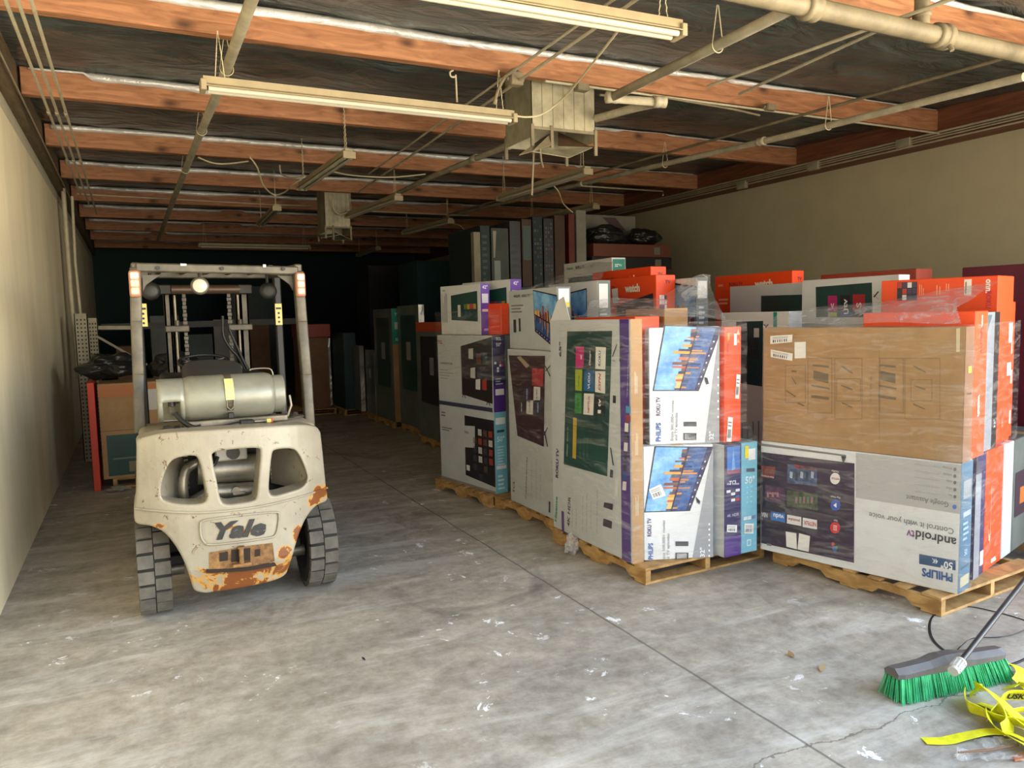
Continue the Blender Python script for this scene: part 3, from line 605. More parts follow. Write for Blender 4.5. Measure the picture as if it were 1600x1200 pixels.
for pts_, mm in (((( 830, 237, 5.74), (861, 229, 5.82), (926, 231, 5.82), (889, 247, 5.6)), m_galv), (((811, 242, 5.6), (832, 236, 5.7), (862, 226, 5.78), (862, 207, 5.84), (846, 216, 5.95)), m_pipey), (((872, 228, 5.9), (924, 230, 5.86), (872, 206, 6.2)), mat('rusty_inner_baffle', (110, 84, 60), .7, 0, .2, 6))):
    m = MB(); m.add([aY(*q) for q in pts_], [tuple(range(len(pts_)))], mm); o = m.build('deflector', d1); o.modifiers.new('s', 'SOLIDIFY').thickness = .006
duct(2.74, 3.13, 11.8, 12.3, 2.97, 'dim sheet metal duct hanging far back above the forklift')
m = MB(); m.cyl(aY(834, 236, 5.78), aY(831, 305, 5.80), .009, m_pipey, 8); m.cyl(aY(834, 240, 5.78), aY(834, 232, 5.78), .02, m_pipey, 10); tag(m.build('pull_rod', origin=aY(834, 236, 5.78)), 'thin pale rod hanging down from the front duct', 'rod')
m = MB(); m.tube(spline([aY(844, 233, 5.72), aY(846, 252, 5.72), aY(849, 262, 5.72)], 3), .009, m_pipey, 8); tag(m.build('hose_stub', origin=aY(844, 238, 5.9)), 'short pale stub hanging beside the rod under the front duct', 'pipe')
def pipe(name, pts, r, m_, label, cat='pipe', group=None, couplings=(), n=12, smooth=0, hangers=()):
    P = [Vector(p) for p in pts]; o = P[0]
    root = thing(name, label, cat, o, 0, group)
    m = MB(); m.tube(spline(P, smooth) if smooth else P, r, m_, n); m.build('pipe_run' if 'cable' not in name else 'cable_run', root)
    for c, d in couplings:
        c = Vector(c); d = Vector(d).normalized(); m = MB(); m.lathe([(r * 1.0, -.05), (r * 1.35, -.045), (r * 1.35, -.015), (r * 1.2, 0), (r * 1.35, .015), (r * 1.35, .045), (r, .05)], c, d, m_, 16); m.build('coupling', root)
    for h in hangers:
        h = Vector(h); m = MB(); m.tube([(h.x + r * 1.3 * math.cos(a), h.y, h.z + r * 1.3 * math.sin(a)) for a in [PI + k * PI / 8 for k in range(9)]], .004, m_wire, 5); m.cyl((h.x - r * 1.3, h.y, h.z), (h.x - .005, h.y, h.z + .25), .0035, m_wire, 5); m.cyl((h.x + r * 1.3, h.y, h.z), (h.x + .005, h.y, h.z + .25), .0035, m_wire, 5); m.build('pipe_hanger', root)
    return root
GP = 'steel pipes under the ceiling'
pipe('sprinkler_main', [(-.5, 3.2, 3.40), (8.3, 3.2, 3.40)], .055, m_pipey, 'thickest cream pipe crossing the top right corner under the ceiling', couplings=[((4.62, 3.2, 3.4), (1, 0, 0)), ((3.5, 3.2, 3.4), (1, 0, 0))])
m = MB(); c = Vector((4.66, 3.2, 3.4)); m.lathe([(.06, -.03), (.078, -.025), (.078, .025), (.06, .03)], c, (1, 0, 0), m_pipey, 20); m.cyl((4.66, 3.16, 3.34), (4.66, 3.14, 3.30), .014, m_pipey, 10); pass
tag(m.build('pipe_clamp', origin=c), 'pale bolted clamp on the thickest cream pipe', 'clamp')
m = MB(); m.cyl((4.45, 3.2, 3.44), (4.45, 3.2, 3.87), .045, m_pipey, 16); m.lathe([(.04, 0), (.055, .01), (.055, .03), (.04, .04)], (4.45, 3.2, 3.48), (0, 0, 1), m_pipey, 16); tag(m.build('pipe_riser', origin=(4.45, 3.2, 3.44)), 'short cream riser standing on the thickest pipe left of its clamp', 'pipe')
pipe('sprinkler_branch', [(3.455, 3.25, 3.42), (3.455, 5.13, 3.40), (3.87, 5.02, 3.385), (3.8, 5.3, 3.40), (3.7, 7.0, 3.52), (3.7, 9.8, 3.60), (3.7, 15, 3.6)], .034, m_pipe, 'grey branch pipe with a sideways jog just right of the front duct', group=None, couplings=[((3.455, 5.10, 3.40), (1, -.26, 0)), ((3.86, 5.02, 3.385), (1, -.26, 0)), ((3.7, 8.3, 3.565), (0, 1, 0))], hangers=((3.75, 6.1, 3.45), (3.7, 7.4, 3.53), (3.455, 3.9, 3.41)))
pipe('sprinkler_branch', [(5.6, 3.25, 3.28), (5.6, 5.3, 3.34), (5.6, 7.68, 3.445), (5.55, 14, 3.66)], .03, m_pipe, 'grey branch pipe rising lengthwise toward the right of the ceiling', couplings=[((5.6, 5.7, 3.36), (0, 1, 0)), ((5.58, 9.0, 3.49), (0, 1, 0))], hangers=((5.6, 4.9, 3.33), (5.6, 7.2, 3.42)))
pipe('ceiling_pipe', [(.73, 3.0, 3.57), (.73, 6.45, 3.55), (.71, 8.27, 3.56), (.67, 12.3, 3.55), (.62, 18, 3.52)], .036, m_pipe, 'dark lengthwise pipe passing above the left end of the long light', hangers=((.73, 6.0, 3.55), (.715, 8.0, 3.56), (.69, 10, 3.55)), couplings=[((.73, 6.45, 3.55), (0, 1, 0))])
for k, (xx, lab) in enumerate(((-.51, 'outermost of three thin conduits running along the left wall top'), (-.45, 'middle of three thin conduits running along the left wall top'), (-.385, 'innermost of three thin conduits running along the left wall top'))):
    pipe('wall_conduit', [(xx, 1.0, 3.5), (xx + .005, 9.0, 3.5), (xx, 12 + k, 3.5)], .011, m_cond, lab, 'conduit', 'three conduits by the left wall', couplings=[((xx, yy, 3.5), (0, 1, 0)) for yy in (7.55, 9.6)], n=8)
pipe('wall_cable', [(-.70, 1.0, 3.62), (-.70, 14, 3.62)], .008, m_cond, 'thin dark line clipped to the ledger above the left wall', 'cable', n=6)
# long crosswise conduit with boxes along the second joist
y1 = 5.52
pipe('ceiling_conduit', [(3.1, y1, 3.60), (8.0, y1, 3.60)], .011, m_cond, 'thin crosswise conduit running right from the junction box under the nearest joist', 'conduit', n=8)
pipe('ceiling_conduit', [(3.62, y1, 3.545), (3.78, y1, 3.555), (3.84, y1, 3.61), (5.1, y1, 3.57), (5.35, y1 - .05, 3.53)], .011, m_pipey, 'short crosswise pale conduit ending at the small box right of the jogged pipe', 'conduit', n=8)
def jbox(c, s, label):
    c = Vector(c); m = MB(); m.box(c.x - s[0], c.x + s[0], c.y - s[1], c.y + s[1], c.z - s[2], c.z + s[2], m_pipey, .006); m.box(c.x - s[0] * .9, c.x + s[0] * .9, c.y - s[1] - .004, c.y - s[1], c.z - s[2] * .9, c.z + s[2] * .9, m_pipey); m.cyl((c.x - s[0] - .02, c.y, c.z), (c.x + s[0] + .02, c.y, c.z), .016, m_pipey, 10)
    return tag(m.build('junction_box', origin=c), label, 'junction box', 'junction boxes on the ceiling conduits')
jbox(aY(805, 124, 5.5), (.055, .04, .05), 'square junction box above the right end of the long light')
jbox(aY(908, 137, 5.5), (.055, .035, .03), 'small junction box at the top of the front duct')
jbox(aY(1202, 168, 5.5), (.055, .035, .03), 'small pale box at the right end of the crosswise conduit')
m = MB(); pts = [aY(*q, 5.5) for q in ((811, 118), (808, 108), (797, 112), (785, 127), (777, 145), (772, 163))]; m.tube(spline(pts, 6), .013, m_pipey, 10); tag(m.build('flexible_conduit', origin=pts[0]), 'curved pale flexible conduit dropping from junction box to the long light', 'conduit')
def dangling(pts, r, label, m_=None, name='ceiling_cable', nn=7):
    m = MB(); P = [Vector(p) for p in pts]; m.tube(spline(P, nn), r, m_ or m_wire, 7); return tag(m.build(name, origin=P[0]), label, 'cable', 'loose cables under the ceiling')
dangling([aY(985, 20, 3.9), aY(968, 45, 4.05), aY(905, 125, 5.0), aY(878, 155, 5.4), aY(848, 178, 5.55), aY(822, 183, 5.57), aY(796, 179, 5.57)], .008, 'pale flat cable swooping from the nearest light to the long light')
dangling([fl(390, 245, 3.6), fl(402, 262, 3.5), fl(412, 290, 3.35), fl(428, 304, 3.3), fl(445, 300, 3.3), fl(458, 288, 3.31), fl(470, 281, 3.33)], .010, 'grey cable sagging to the far end of the lengthwise light left of centre')
dangling([fl(310, 246, 3.6), fl(330, 254, 3.58), fl(352, 256, 3.58), fl(388, 252, 3.6)], .010, 'grey cable looping from the dark pipe toward the sagging cable')
dangling([fl(512, 266, 3.36), fl(550, 274, 3.45), fl(610, 277, 3.5), fl(665, 272, 3.55)], .009, 'pale cable slung between the left of centre light and the branch pipe')
dangling([fl(437, 258, 3.6), fl(440, 272, 3.5), fl(455, 277, 3.4), fl(476, 275, 3.35)], .008, 'short cable curling onto the left of centre light')
dangling([fl(862, 287, 3.4), fl(873, 300, 3.3), fl(880, 318, 3.2), fl(895, 332, 3.1)], .008, 'thin cable curving down from the light behind the front duct')
dangling([aY(520, 312, 11.7), aY(521, 325, 11.7), aY(530, 335, 11.7), aY(545, 331, 11.7)], .010, 'curved cable between the rear duct and the light beside it')
dangling([fl(703, 350, 3.3), fl(718, 352, 3.25), fl(730, 364, 3.1), fl(741, 370, 3.0)], .008, 'thin cable drooping from the dim light to the upright post')
# rigid lengthwise conduits
def line2(u0, v0, Y0, u1, v1, Y1, r, label, m_=m_cond, couplings=()):
    a = aY(u0, v0, Y0); b_ = aY(u1, v1, Y1); return pipe('ceiling_conduit', [a, b_], r, m_, label, 'conduit', 'thin conduits under the ceiling', n=8, couplings=couplings)
def condz(u0, v0, u1, v1, z, r, label, m_=m_cond):
    a = fl(u0, v0, z); b_ = fl(u1, v1, z); d = (a - b_).normalized(); return pipe('ceiling_conduit', [a + d * 1.0, b_], r, m_, label, 'conduit', 'thin conduits under the ceiling', n=8)
condz(958, 0, 576, 272, 3.58, .010, 'left of two parallel thin conduits crossing behind the nearest light')
condz(993, 0, 560, 300, 3.56, .012, 'right of two parallel thin conduits crossing behind the nearest light')
condz(1372, 40, 1105, 135, 3.50, .012, 'upper of two short conduits running in from the thick pipe')
condz(1385, 42, 1155, 147, 3.52, .012, 'lower of two short conduits running in from the thick pipe')
condz(1580, 88, 700, 335, 3.50, .014, 'long pale conduit sloping across the right half of the ceiling', m_pipey)
pipe('ceiling_conduit', [fl(900, 290, 3.5), fl(1036, 299, 3.5), fl(1036, 305, 3.42)], .011, m_cond, 'crosswise conduit with a bent end in front of the dark cartons', 'conduit', n=8)
pipe('ceiling_conduit', [fl(120, 303, 3.6), fl(430, 320, 3.6), fl(505, 322, 3.6)], .010, m_cond, 'thin crosswise conduit far back on the left', 'conduit', n=8)
pipe('ceiling_conduit', [fl(575, 330, 3.55), fl(733, 337, 3.55)], .010, m_cond, 'thin crosswise conduit right of the rear duct', 'conduit', n=8)
m = MB(); m.cyl(aY(712, 117, 5.7), aY(714, 160, 5.7), .008, m_cond, 8); m.tube(spline([aY(712, 120, 5.7), aY(705, 120, 5.7), aY(703, 113, 5.7), aY(708, 110, 5.7)], 3), .008, m_cond, 6); tag(m.build('hanger_rod', origin=aY(712, 117, 5.7)), 'short hooked rod hanging under the nearest joist left of the junction box', 'rod')
for k, (zz, yy, r) in enumerate(((3.63, 7, .016), (3.60, 7, .011), (3.575, 7, .011), (3.54, 7, .013))):
    lab = ['topmost', 'second', 'third', 'lowest'][k] + ' conduit along the red-brown beam over the right wall'
    pipe('beam_conduit', [(8.07, 1.2, zz), (8.07, 16, zz)], r * .8, m_cond, lab, 'conduit', 'conduits along the right beam', n=6)
    if k: jj = MB(); jj.box(8.04, 8.10, 4.6 + k * 1.3, 4.78 + k * 1.3, zz - .05, zz + .05, m_galv, .005); tag(jj.build('beam_box', origin=(8.07, 4.7 + k * 1.3, zz)), 'small grey box on the %s conduit of the right beam' % ['', 'second', 'third', 'lowest'][k], 'junction box', 'boxes on the right beam')
# left rear: upright conduits, perforated posts
pipe('wall_riser', [(-.72, 12.2, 3.6), (-.72, 12.2, 2.2), (-.70, 12.2, 1.0)], .03, m_cond, 'upright conduit at the far end of the pale left wall', 'pipe', n=8)
pipe('wall_riser', [(-.62, 12.2, 3.5), (-.64, 12.2, 2.6), (-.60, 12.2, 1.0)], .02, m_cond, 'thinner upright conduit just beside the thicker left one', 'pipe', n=8)
m_perf = mat('grey_rack_steel', (150, 142, 118), .55, .2, .15, 5)
def upright(u0, u1, vt, Y, label):
    a = aY(u0, vt, Y); c = aY(u1, vt, Y); m = MB(); root = thing('rack_upright', label, 'rack post', ((a.x + c.x) / 2, Y, 0), 0, 'perforated rack posts')
    m.box(a.x, c.x, Y, Y + .02, 0, a.z, m_perf); m.box(a.x, a.x + .01, Y, Y + .09, 0, a.z, m_perf); m.box(c.x - .01, c.x, Y, Y + .09, 0, a.z, m_perf)
    n = int(a.z / .05); w_ = c.x - a.x
    for k in range(1, n):
        for q in (.22, .5, .78): m.box(a.x + w_ * q - .009, a.x + w_ * q + .009, Y - .003, Y, k * .05 - .011, k * .05 + .011, m_blk)
    m.build('post', root); return root
upright(115, 136, 490, 11.0, 'left perforated steel rack post by the pale wall')
upright(136, 152, 497, 11.6, 'right perforated steel rack post by the pale wall')
m = MB(); m.bar(aY(150, 512, 11.7), aY(206, 512, 11.7), .03, .05, m_perf); m.bar(aY(150, 512, 11.7) + Vector((0, 2.0, 0)), aY(520, 500, 11.7) + Vector((0, 2, 0)), .04, .1, m_dk); tag(m.build('rack_beam', origin=aY(150, 512, 11.7)), 'pale crossbar running right from the perforated posts', 'rack beam')
m = MB(); m.bar(aY(140, 519, 11.61), aY(230, 570, 11.61), .02, .03, m_perf); tag(m.build('rack_brace', origin=aY(152, 526, 11.5)), 'pale diagonal brace right of the perforated posts', 'rack brace')
# ------------------------------------------------------------------ pallets and cartons
m_pal = wood_mat('pallet_pine', (150, 112, 62), (196, 158, 100), (3, 3, 6), False)
PH = .11
def pallet(cx, cy, yaw, W, L, label, flip=False):
    """W across local x, L along local y; notched stringers run along y"""
    root = thing('wooden_pallet', label, 'pallet', (cx, cy, 0), yaw, 'wooden pallets under the cartons')
    for sx_ in (-1, 0, 1):
        m = MB(); x = sx_ * (W / 2 - .02); a, b_ = .018, PH - .018; N = .30
        prof = [(-L / 2, a), (-L / 2 + .17, a), (-L / 2 + .21, a + .035), (-L / 2 + .38, a + .035), (-L / 2 + .42, a), (L / 2 - .42, a), (L / 2 - .38, a + .035), (L / 2 - .21, a + .035), (L / 2 - .17, a), (L / 2, a), (L / 2, b_), (-L / 2, b_)]
        vs = [(x - .02, y, z) for y, z in prof] + [(x + .02, y, z) for y, z in prof]; n = len(prof)
        m.add(vs, [(k, n + k, n + (k + 1) % n, (k + 1) % n) for k in range(n)] + [tuple(range(n)), tuple(range(n, 2 * n))[::-1]], m_pal); m.local('stringer', root)
    y = -L / 2; n = 7; wdt = [.12, .085, .085, .085, .085, .085, .12]; gap = (L - sum(wdt)) / (n - 1)
    for k in range(n):
        m = MB(); m.box(-W / 2, W / 2, y, y + wdt[k], PH - .018, PH - random.uniform(0, .0015), m_pal, .003, jit=.002); m.local('deck_board', root); y += wdt[k] + gap
    for y in (-L / 2, -.06, L / 2 - .12):
        m = MB(); m.box(-W / 2, W / 2, y, y + .12, 0.001, .018, m_pal, .003); m.local('bottom_board', root)
    return root
def kraft_mat(name, c1, c2): return mat(name, c1, .75, 0, 0, 5, 0, col2=c2)
m_kraft = kraft_mat('kraft_cardboard', (158, 122, 80), (174, 138, 94))
m_white = mat('white_carton', (218, 220, 220), .5, 0, .03, 3)
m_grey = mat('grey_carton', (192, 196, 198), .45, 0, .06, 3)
m_or = mat('orange_carton', (240, 74, 12), .45, 0, .04, 3)
m_pur = mat('purple_print', (78, 48, 128), .45)
m_navy = mat('navy_purple_print', (46, 40, 88), .45, 0, .12, 3)
m_aqua = mat('aqua_print', (120, 184, 204), .45, 0, .06, 4)
m_scr = mat('dark_green_screen', (14, 72, 66), .35, 0, 0, 2.2, 0, col2=(14, 44, 46))
m_scrd = mat('near_black_screen', (34, 32, 38), .35)
m_maroon = mat('maroon_screen', (58, 26, 40), .35, 0, .15, 3)
m_sky = mat('printed_sky', (16, 112, 196), .35, 0, 0, 5, 0, col2=(150, 204, 238))
m_water = mat('printed_water', (24, 60, 120), .35, 0, 0, 18, 0, col2=(70, 110, 170))
m_tape = mat('clear_tape', (196, 170, 124), .2)
m_dteal = mat('shadow_teal_carton', (24, 58, 62), .5, 0, .2, 3)  # teal tone of the deep shadows put into the carton colour
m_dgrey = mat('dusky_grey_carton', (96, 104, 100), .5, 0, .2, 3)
m_brownd = mat('dark_brown_carton', (120, 82, 52), .6, 0, .15, 4)
class Face:
    def __init__(s, C, o, u, v): s.C = C; s.o = Vector(o); s.u = Vector(u); s.v = Vector(v); s.W = s.u.length; s.H = s.v.length; s.n = s.u.cross(s.v).normalized(); s.k = 0
    def P(s, a, b, off): return s.o + s.u * a + s.v * b + s.n * off
    def L(s, layer): return .0012 + .0009 * layer
    def poly(s, pts, m, layer=0): s.C.mb.add([s.P(a, b, s.L(layer)) for a, b in pts], [tuple(range(len(pts)))], m)
    def rect(s, a0, b0, a1, b1, m, layer=0): s.poly([(a0, b0), (a1, b0), (a1, b1), (a0, b1)], m, layer)
    def px(s, u, v):                       # which point of this face the photo shows at a pixel
        M = s.C.Mw; o = np.array(M @ s.P(0, 0, 0)); n = np.array((M.to_3x3() @ s.n)); r = ray(u, v); t = (o - np.array([0, 0, CAMH])).dot(n) / r.dot(n)
        p = Vector(np.array([0, 0, CAMH]) + r * t); q = M.inverted() @ p - s.o
        return q.dot(s.u) / s.W ** 2, q.dot(s.v) / s.H ** 2
    def ppoly(s, pts, m, layer=0, cl=True):
        q = [s.px(*p) for p in pts]
        if cl: q = [(min(max(a, 0.0), 1.0), min(max(b, 0.0), 1.0)) for a, b in q]
        s.poly(q, m, layer)
    def text(s, t, a, b, h, m, rot=0, layer=2, bold=1., it=0., width=None, anchor='c'):
        vs, fs, x0, x1, y0, y1 = text_geo(t, bold, it)
        cap = .7; sc = h / cap; wx = sc if width is None else width / (x1 - x0)
        ang = math.radians(rot); ca, sa = math.cos(ang), math.sin(ang); uu = s.u.normalized(); vv = s.v.normalized(); cxm = (x0 + x1) / 2 if anchor == 'c' else x0; cym = .35
        base = s.P(a, b, s.L(layer)); out = []
        for v in vs:
            X = (v[0] - cxm) * wx; Y = (v[1] - cym) * sc; out.append(base + uu * (X * ca - Y * sa) + vv * (X * sa + Y * ca))
        s.C.mb.add(out, fs, m)
    def ptext(s, t, p0, p1, h, m, layer=2, bold=1., it=0.):   # runs between two photo pixels
        a = s.px(*p0); b_ = s.px(*p1); dx = (b_[0] - a[0]) * s.W; dy = (b_[1] - a[1]) * s.H
        s.text(t, (a[0] + b_[0]) / 2, (a[1] + b_[1]) / 2, h, m, math.degrees(math.atan2(dy, dx)), layer, bold, it, math.hypot(dx, dy))
    def lines(s, a0, b0, a1, b1, n, m, vert=False, layer=2, fill=.45):     # small print too fine to read
        for k in range(n):
            f = random.uniform(.55, 1)
            if vert: w_ = (a1 - a0) / n; x = a0 + k * w_; s.rect(x, b0, x + w_ * fill, b0 + (b1 - b0) * f, m, layer)
            else: w_ = (b1 - b0) / n; y = b1 - (k + 1) * w_; s.rect(a0, y, a0 + (a1 - a0) * f, y + w_ * fill, m, layer)
    def tiles(s, a0, b0, a1, b1, nx, ny, cols, layer=2, gap=.14):
        wx = (a1 - a0) / nx; wy = (b1 - b0) / ny
        for i in range(nx):
            for j in range(ny):
                c = random.choice(cols)
                if c: s.rect(a0 + (i + gap / 2) * wx, b0 + (j + gap / 2) * wy, a0 + (i + 1 - gap / 2) * wx, b0 + (j + 1 - gap / 2) * wy, K(*c), layer)
APP = [(150, 30, 40), (210, 208, 200), (40, 60, 110), (60, 50, 56), (190, 60, 50), (30, 110, 100), (210, 208, 200)]
class Carton:
    def __init__(s, name, label, corner, yaw, L, T, z0, z1, base, cat='box', group=None, jit=.003):
        """corner: the upright edge nearest the camera between the wide aisle face (-x) and the end face (-y)"""
        ex = Vector((math.cos(yaw), math.sin(yaw), 0)); ey = Vector((-math.sin(yaw), math.cos(yaw), 0)); H = z1 - z0
        c = Vector((corner[0], corner[1], 0)) + ex * T / 2 + ey * L / 2; s.loc = Vector((c.x, c.y, z0)); s.Mw = Matrix.Translation(s.loc) @ Matrix.Rotation(yaw, 4, 'Z'); s.yaw = yaw
        s.mb = MB(); s.mb.box(-T / 2, T / 2, -L / 2, L / 2, 0, H, base, .004, jit=0)
        s.W = Face(s, (-T / 2, L / 2, 0), (0, -L, 0), (0, 0, H)); s.S = Face(s, (-T / 2, -L / 2, 0), (T, 0, 0), (0, 0, H)); s.T = Face(s, (-T / 2, -L / 2, H), (T, 0, 0), (0, L, 0)); s.T.rect(.42, 0, .58, 1, m_tape)
        s.name = name; s.label = label; s.cat = cat; s.group = group; s.kids = []
    def sticker(s, F, pts, label='white shipping label', m_=None, bars=True, name='shipping_label'):
        keep = s.mb; s.mb = MB(); q = [F.px(*p) for p in pts]; F.poly(q, m_ or K(232, 232, 226), 4)
        if bars:
            A, B_, C_, D = [Vector((a, b, 0)) for a, b in q]
            for k in range(7):
                t0 = .12 + k * .1; t1 = t0 + random.uniform(.03, .07); f = lambda t, r: (A.lerp(B_, t)).lerp(D.lerp(C_, t), r)
                F.poly([tuple(f(t0, .15))[:2], tuple(f(t1, .15))[:2], tuple(f(t1, .5))[:2], tuple(f(t0, .5))[:2]], K(70, 70, 72), 5)
            for r in (.62, .76): F.poly([tuple(f(.1, r))[:2], tuple(f(.8, r))[:2], tuple(f(.8, r + .05))[:2], tuple(f(.1, r + .05))[:2]], K(120, 120, 120), 5)
        s.kids.append((name, s.mb, label)); s.mb = keep
    def done(s):
        o = s.mb.local(s.name); o.location = s.loc; o.rotation_euler = (0, 0, s.yaw); tag(o, s.label, s.cat, s.group)
        for n, mb, lab in s.kids: mb.local(n, o, lab)
        s.ob = o; return o
# pallets
pallet(3.32, 4.42, math.radians(2), 1.04, 1.12, 'pallet at the near corner of the stacks, under the two skyline print cartons')
pallet(3.41, 5.68, math.radians(4), 1.05, 1.02, 'pallet under the tall grey carton behind the nearest aisle stack')
pallet(3.25, 6.73, math.radians(8), 1.05, 1.02, 'pallet under the two 50 inch cartons stacked on the left')
pallet(4.41, 3.24, math.radians(4.4), 1.06, 1.16, 'rightmost front pallet under the plain brown carton')
pallet(4.78, 4.58, math.radians(4), 1.05, 1.12, 'pallet behind the gap between the two front stacks')
pallet(5.0, 5.82, math.radians(4), 1.05, 1.1, 'rear pallet below the orange watch cartons')
pallet(5.85, 3.3, math.radians(6), 1.1, 1.1, 'pallet at the right edge behind the orange cartons')
DG = 'flat television cartons stacked on pallets'
def pic(F, A, B_, C_, D, dark=True):
    """a printed television picture; A bottom-left, B bottom-right, C top-right, D top-left of the picture itself, as face (u,v)"""
    A, B_, C_, D = [Vector((p[0], p[1], 0)) for p in (A, B_, C_, D)]
    f = lambda s, t: tuple(A.lerp(B_, s).lerp(D.lerp(C_, s), t))[:2]
    Q = lambda s0, t0, s1, t1, m, l: F.poly([f(s0, t0), f(s1, t0), f(s1, t1), f(s0, t1)], m, l)
    Q(0, 0, 1, 1, K(22, 24, 34), 0); Q(.015, .10, .985, .975, m_sky, 1); Q(.015, .10, .985, .44, m_water, 2); Q(.015, .02, .985, .09, m_navy, 1)
    rnd = random.Random(3)
    cols = [(236, 160, 60), (196, 96, 48), (60, 56, 80), (120, 70, 60), (226, 190, 120), (40, 50, 90)]
    x = .02
    while x < .96:
        w_ = rnd.uniform(.015, .05); h_ = rnd.uniform(.02, .17) * (1.8 if .3 < x < .62 and rnd.random() < .5 else 1); Q(x, .43, x + w_, .44 + h_, K(*rnd.choice(cols)), 3)
        Q(x, .40 - h_ * .9, x + w_ * .7, .415, K(*rnd.choice([(214, 140, 60), (60, 70, 110), (180, 120, 70), (90, 90, 130), (30, 60, 110)])), 3); x += w_ * 1.05
    Q(.0 + .015, .405, .985, .435, K(44, 40, 60), 4)
    for k in range(7): Q(.1 + k * .11, .045, .125 + k * .11, .07, K(200, 205, 215), 3)
def skyline32(C, F, px_pic, txt, lab=''):
    F.ppoly(px_pic['grey'], mat('silver_gradient_print', (150, 152, 156), .4, 0, .1, 1.5), 0)
    q = [F.px(*p) for p in px_pic['q']]; pic(F, *q)
    T_ = txt; F.ptext('PHILIPS', *T_['ph'], .030, K(38, 84, 160), bold=1.6); F.ptext('ROKU TV', *T_['ro'], .026, K(70, 44, 100), bold=1.2)
    F.ptext('Enjoy 500,000+ movies', *T_['l1'], .017, K(120, 122, 126), bold=.3); F.ptext('and TV episodes', *T_['l2'], .017, K(120, 122, 126), bold=.3); F.ptext('32"', *T_['in'], .030, K(240, 240, 240), bold=.8)
    for p, wpx, hpx, col in T_['ic']: F.ppoly([(p[0] - wpx, p[1] + hpx), (p[0] + wpx, p[1] + hpx), (p[0] + wpx, p[1] - hpx), (p[0] - wpx, p[1] - hpx)], K(*col), 3)
    for p in T_['dots']: F.ppoly([(p[0] - 1.2, p[1] + 1.6), (p[0] + 1.2, p[1] + 1.6), (p[0] + 1.2, p[1] - 1.6), (p[0] - 1.2, p[1] - 1.6)], K(235, 235, 235), 3)
# two 32 inch cartons with skyline print, end towards the camera
X4 = lambda x, y: (840 + x / 4.2105, 380 + y / 4.2105)
X5 = lambda x, y: (840 + x / 4.137, 640 + y / 4.137)
X6 = lambda x, y: (1090 + x / 3.137, 400 + y / 3.137)
X7 = lambda x, y: (1160 + x / 3.636, 680 + y / 3.636)
X3 = lambda x, y: (660 + x / 2.5, 380 + y / 2.5)
def two(c0, c1): return math.atan2(c1[1] - c0[1], c1[0] - c0[0]), math.hypot(c1[0] - c0[0], c1[1] - c0[1])
ya, wd_ = two((2.905, 3.975), (3.34, 3.81))
c = Carton('television_carton', 'lower of the two skyline print cartons at the corner, white tag on its picture', (2.905, 3.975), ya, .105, wd_, PH, .862, m_white, group=DG)
skyline32(c, c.S, dict(grey=[X5(1000, 1000), X5(1140, 975), X5(1140, 232), X5(1130, 232)], q=[X5(985, 655), X5(1136, 240), X5(755, 236), X5(688, 665)]),
  dict(ph=(X5(730, 968), X5(730, 862)), ro=(X5(722, 820), X5(722, 702)), l1=(X5(815, 985), X5(815, 715)), l2=(X5(843, 990), X5(843, 800)), **{'in': (X5(1064, 952), X5(1064, 890))},
  ic=[(X5(932, 866), 10, 3.6, (70, 70, 76)), (X5(932, 946), 10, 5.4, (50, 50, 56)), (X5(931, 946), 8, 4.2, (220, 220, 220))], dots=[X5(1108, 740 + 34 * k) for k in range(7)]))
c.S.ppoly([X5(1020, 560), X5(1050, 590), X5(1046, 612), X5(1030, 600)], K(40, 40, 44), 4)
c.W.rect(.1, .05, .95, .95, m_navy); c.W.rect(.2, .55, .9, .92, K(200, 198, 190), 1); c.W.lines(.3, .6, .8, .9, 9, K(90, 90, 96))
c.sticker(c.S, [X5(745, 580), X5(828, 555), X5(795, 480), X5(718, 515)]); c.done()
ya, wd_ = two((2.985, 4.0), (3.42, 3.83))
c = Carton('television_carton', 'upper of the two skyline print cartons at the corner', (2.975, 4.0), ya, .105, wd_, .864, 1.625, m_white, group=DG)
skyline32(c, c.S, dict(grey=[X5(1080, 218), X5(1190, 218), X4(1218, 545), X4(1200, 545)], q=[X4(1060, 972), X4(1214, 552), X4(832, 538), X4(756, 972)]),
  dict(ph=(X5(780, 206), X5(780, 85)), ro=(X4(793, 1135), X4(793, 1012)), l1=(X5(868, 200), X4(888, 1035)), l2=(X5(893, 200), X4(912, 1115)), **{'in': (X5(1122, 195), X5(1122, 140))},
  ic=[(X5(985, 93), 10, 3.6, (70, 70, 76)), (X5(984, 174), 10, 5.4, (50, 50, 56)), (X5(983, 174), 8, 4.2, (220, 220, 220))], dots=[X4(1186, 830 + 52 * k) for k in range(7)]))
c.S.ppoly([X4(1095, 880), X4(1115, 885), X4(1126, 925), X4(1108, 930)], K(40, 40, 44), 4)
c.W.rect(.05, .5, .95, .97, K(206, 204, 196)); c.W.lines(.2, .72, .85, .85, 8, K(60, 60, 64), True); c.W.lines(.2, .52, .85, .66, 8, K(60, 60, 64), True); c.W.rect(.05, .02, .95, .48, m_dgrey); c.done()
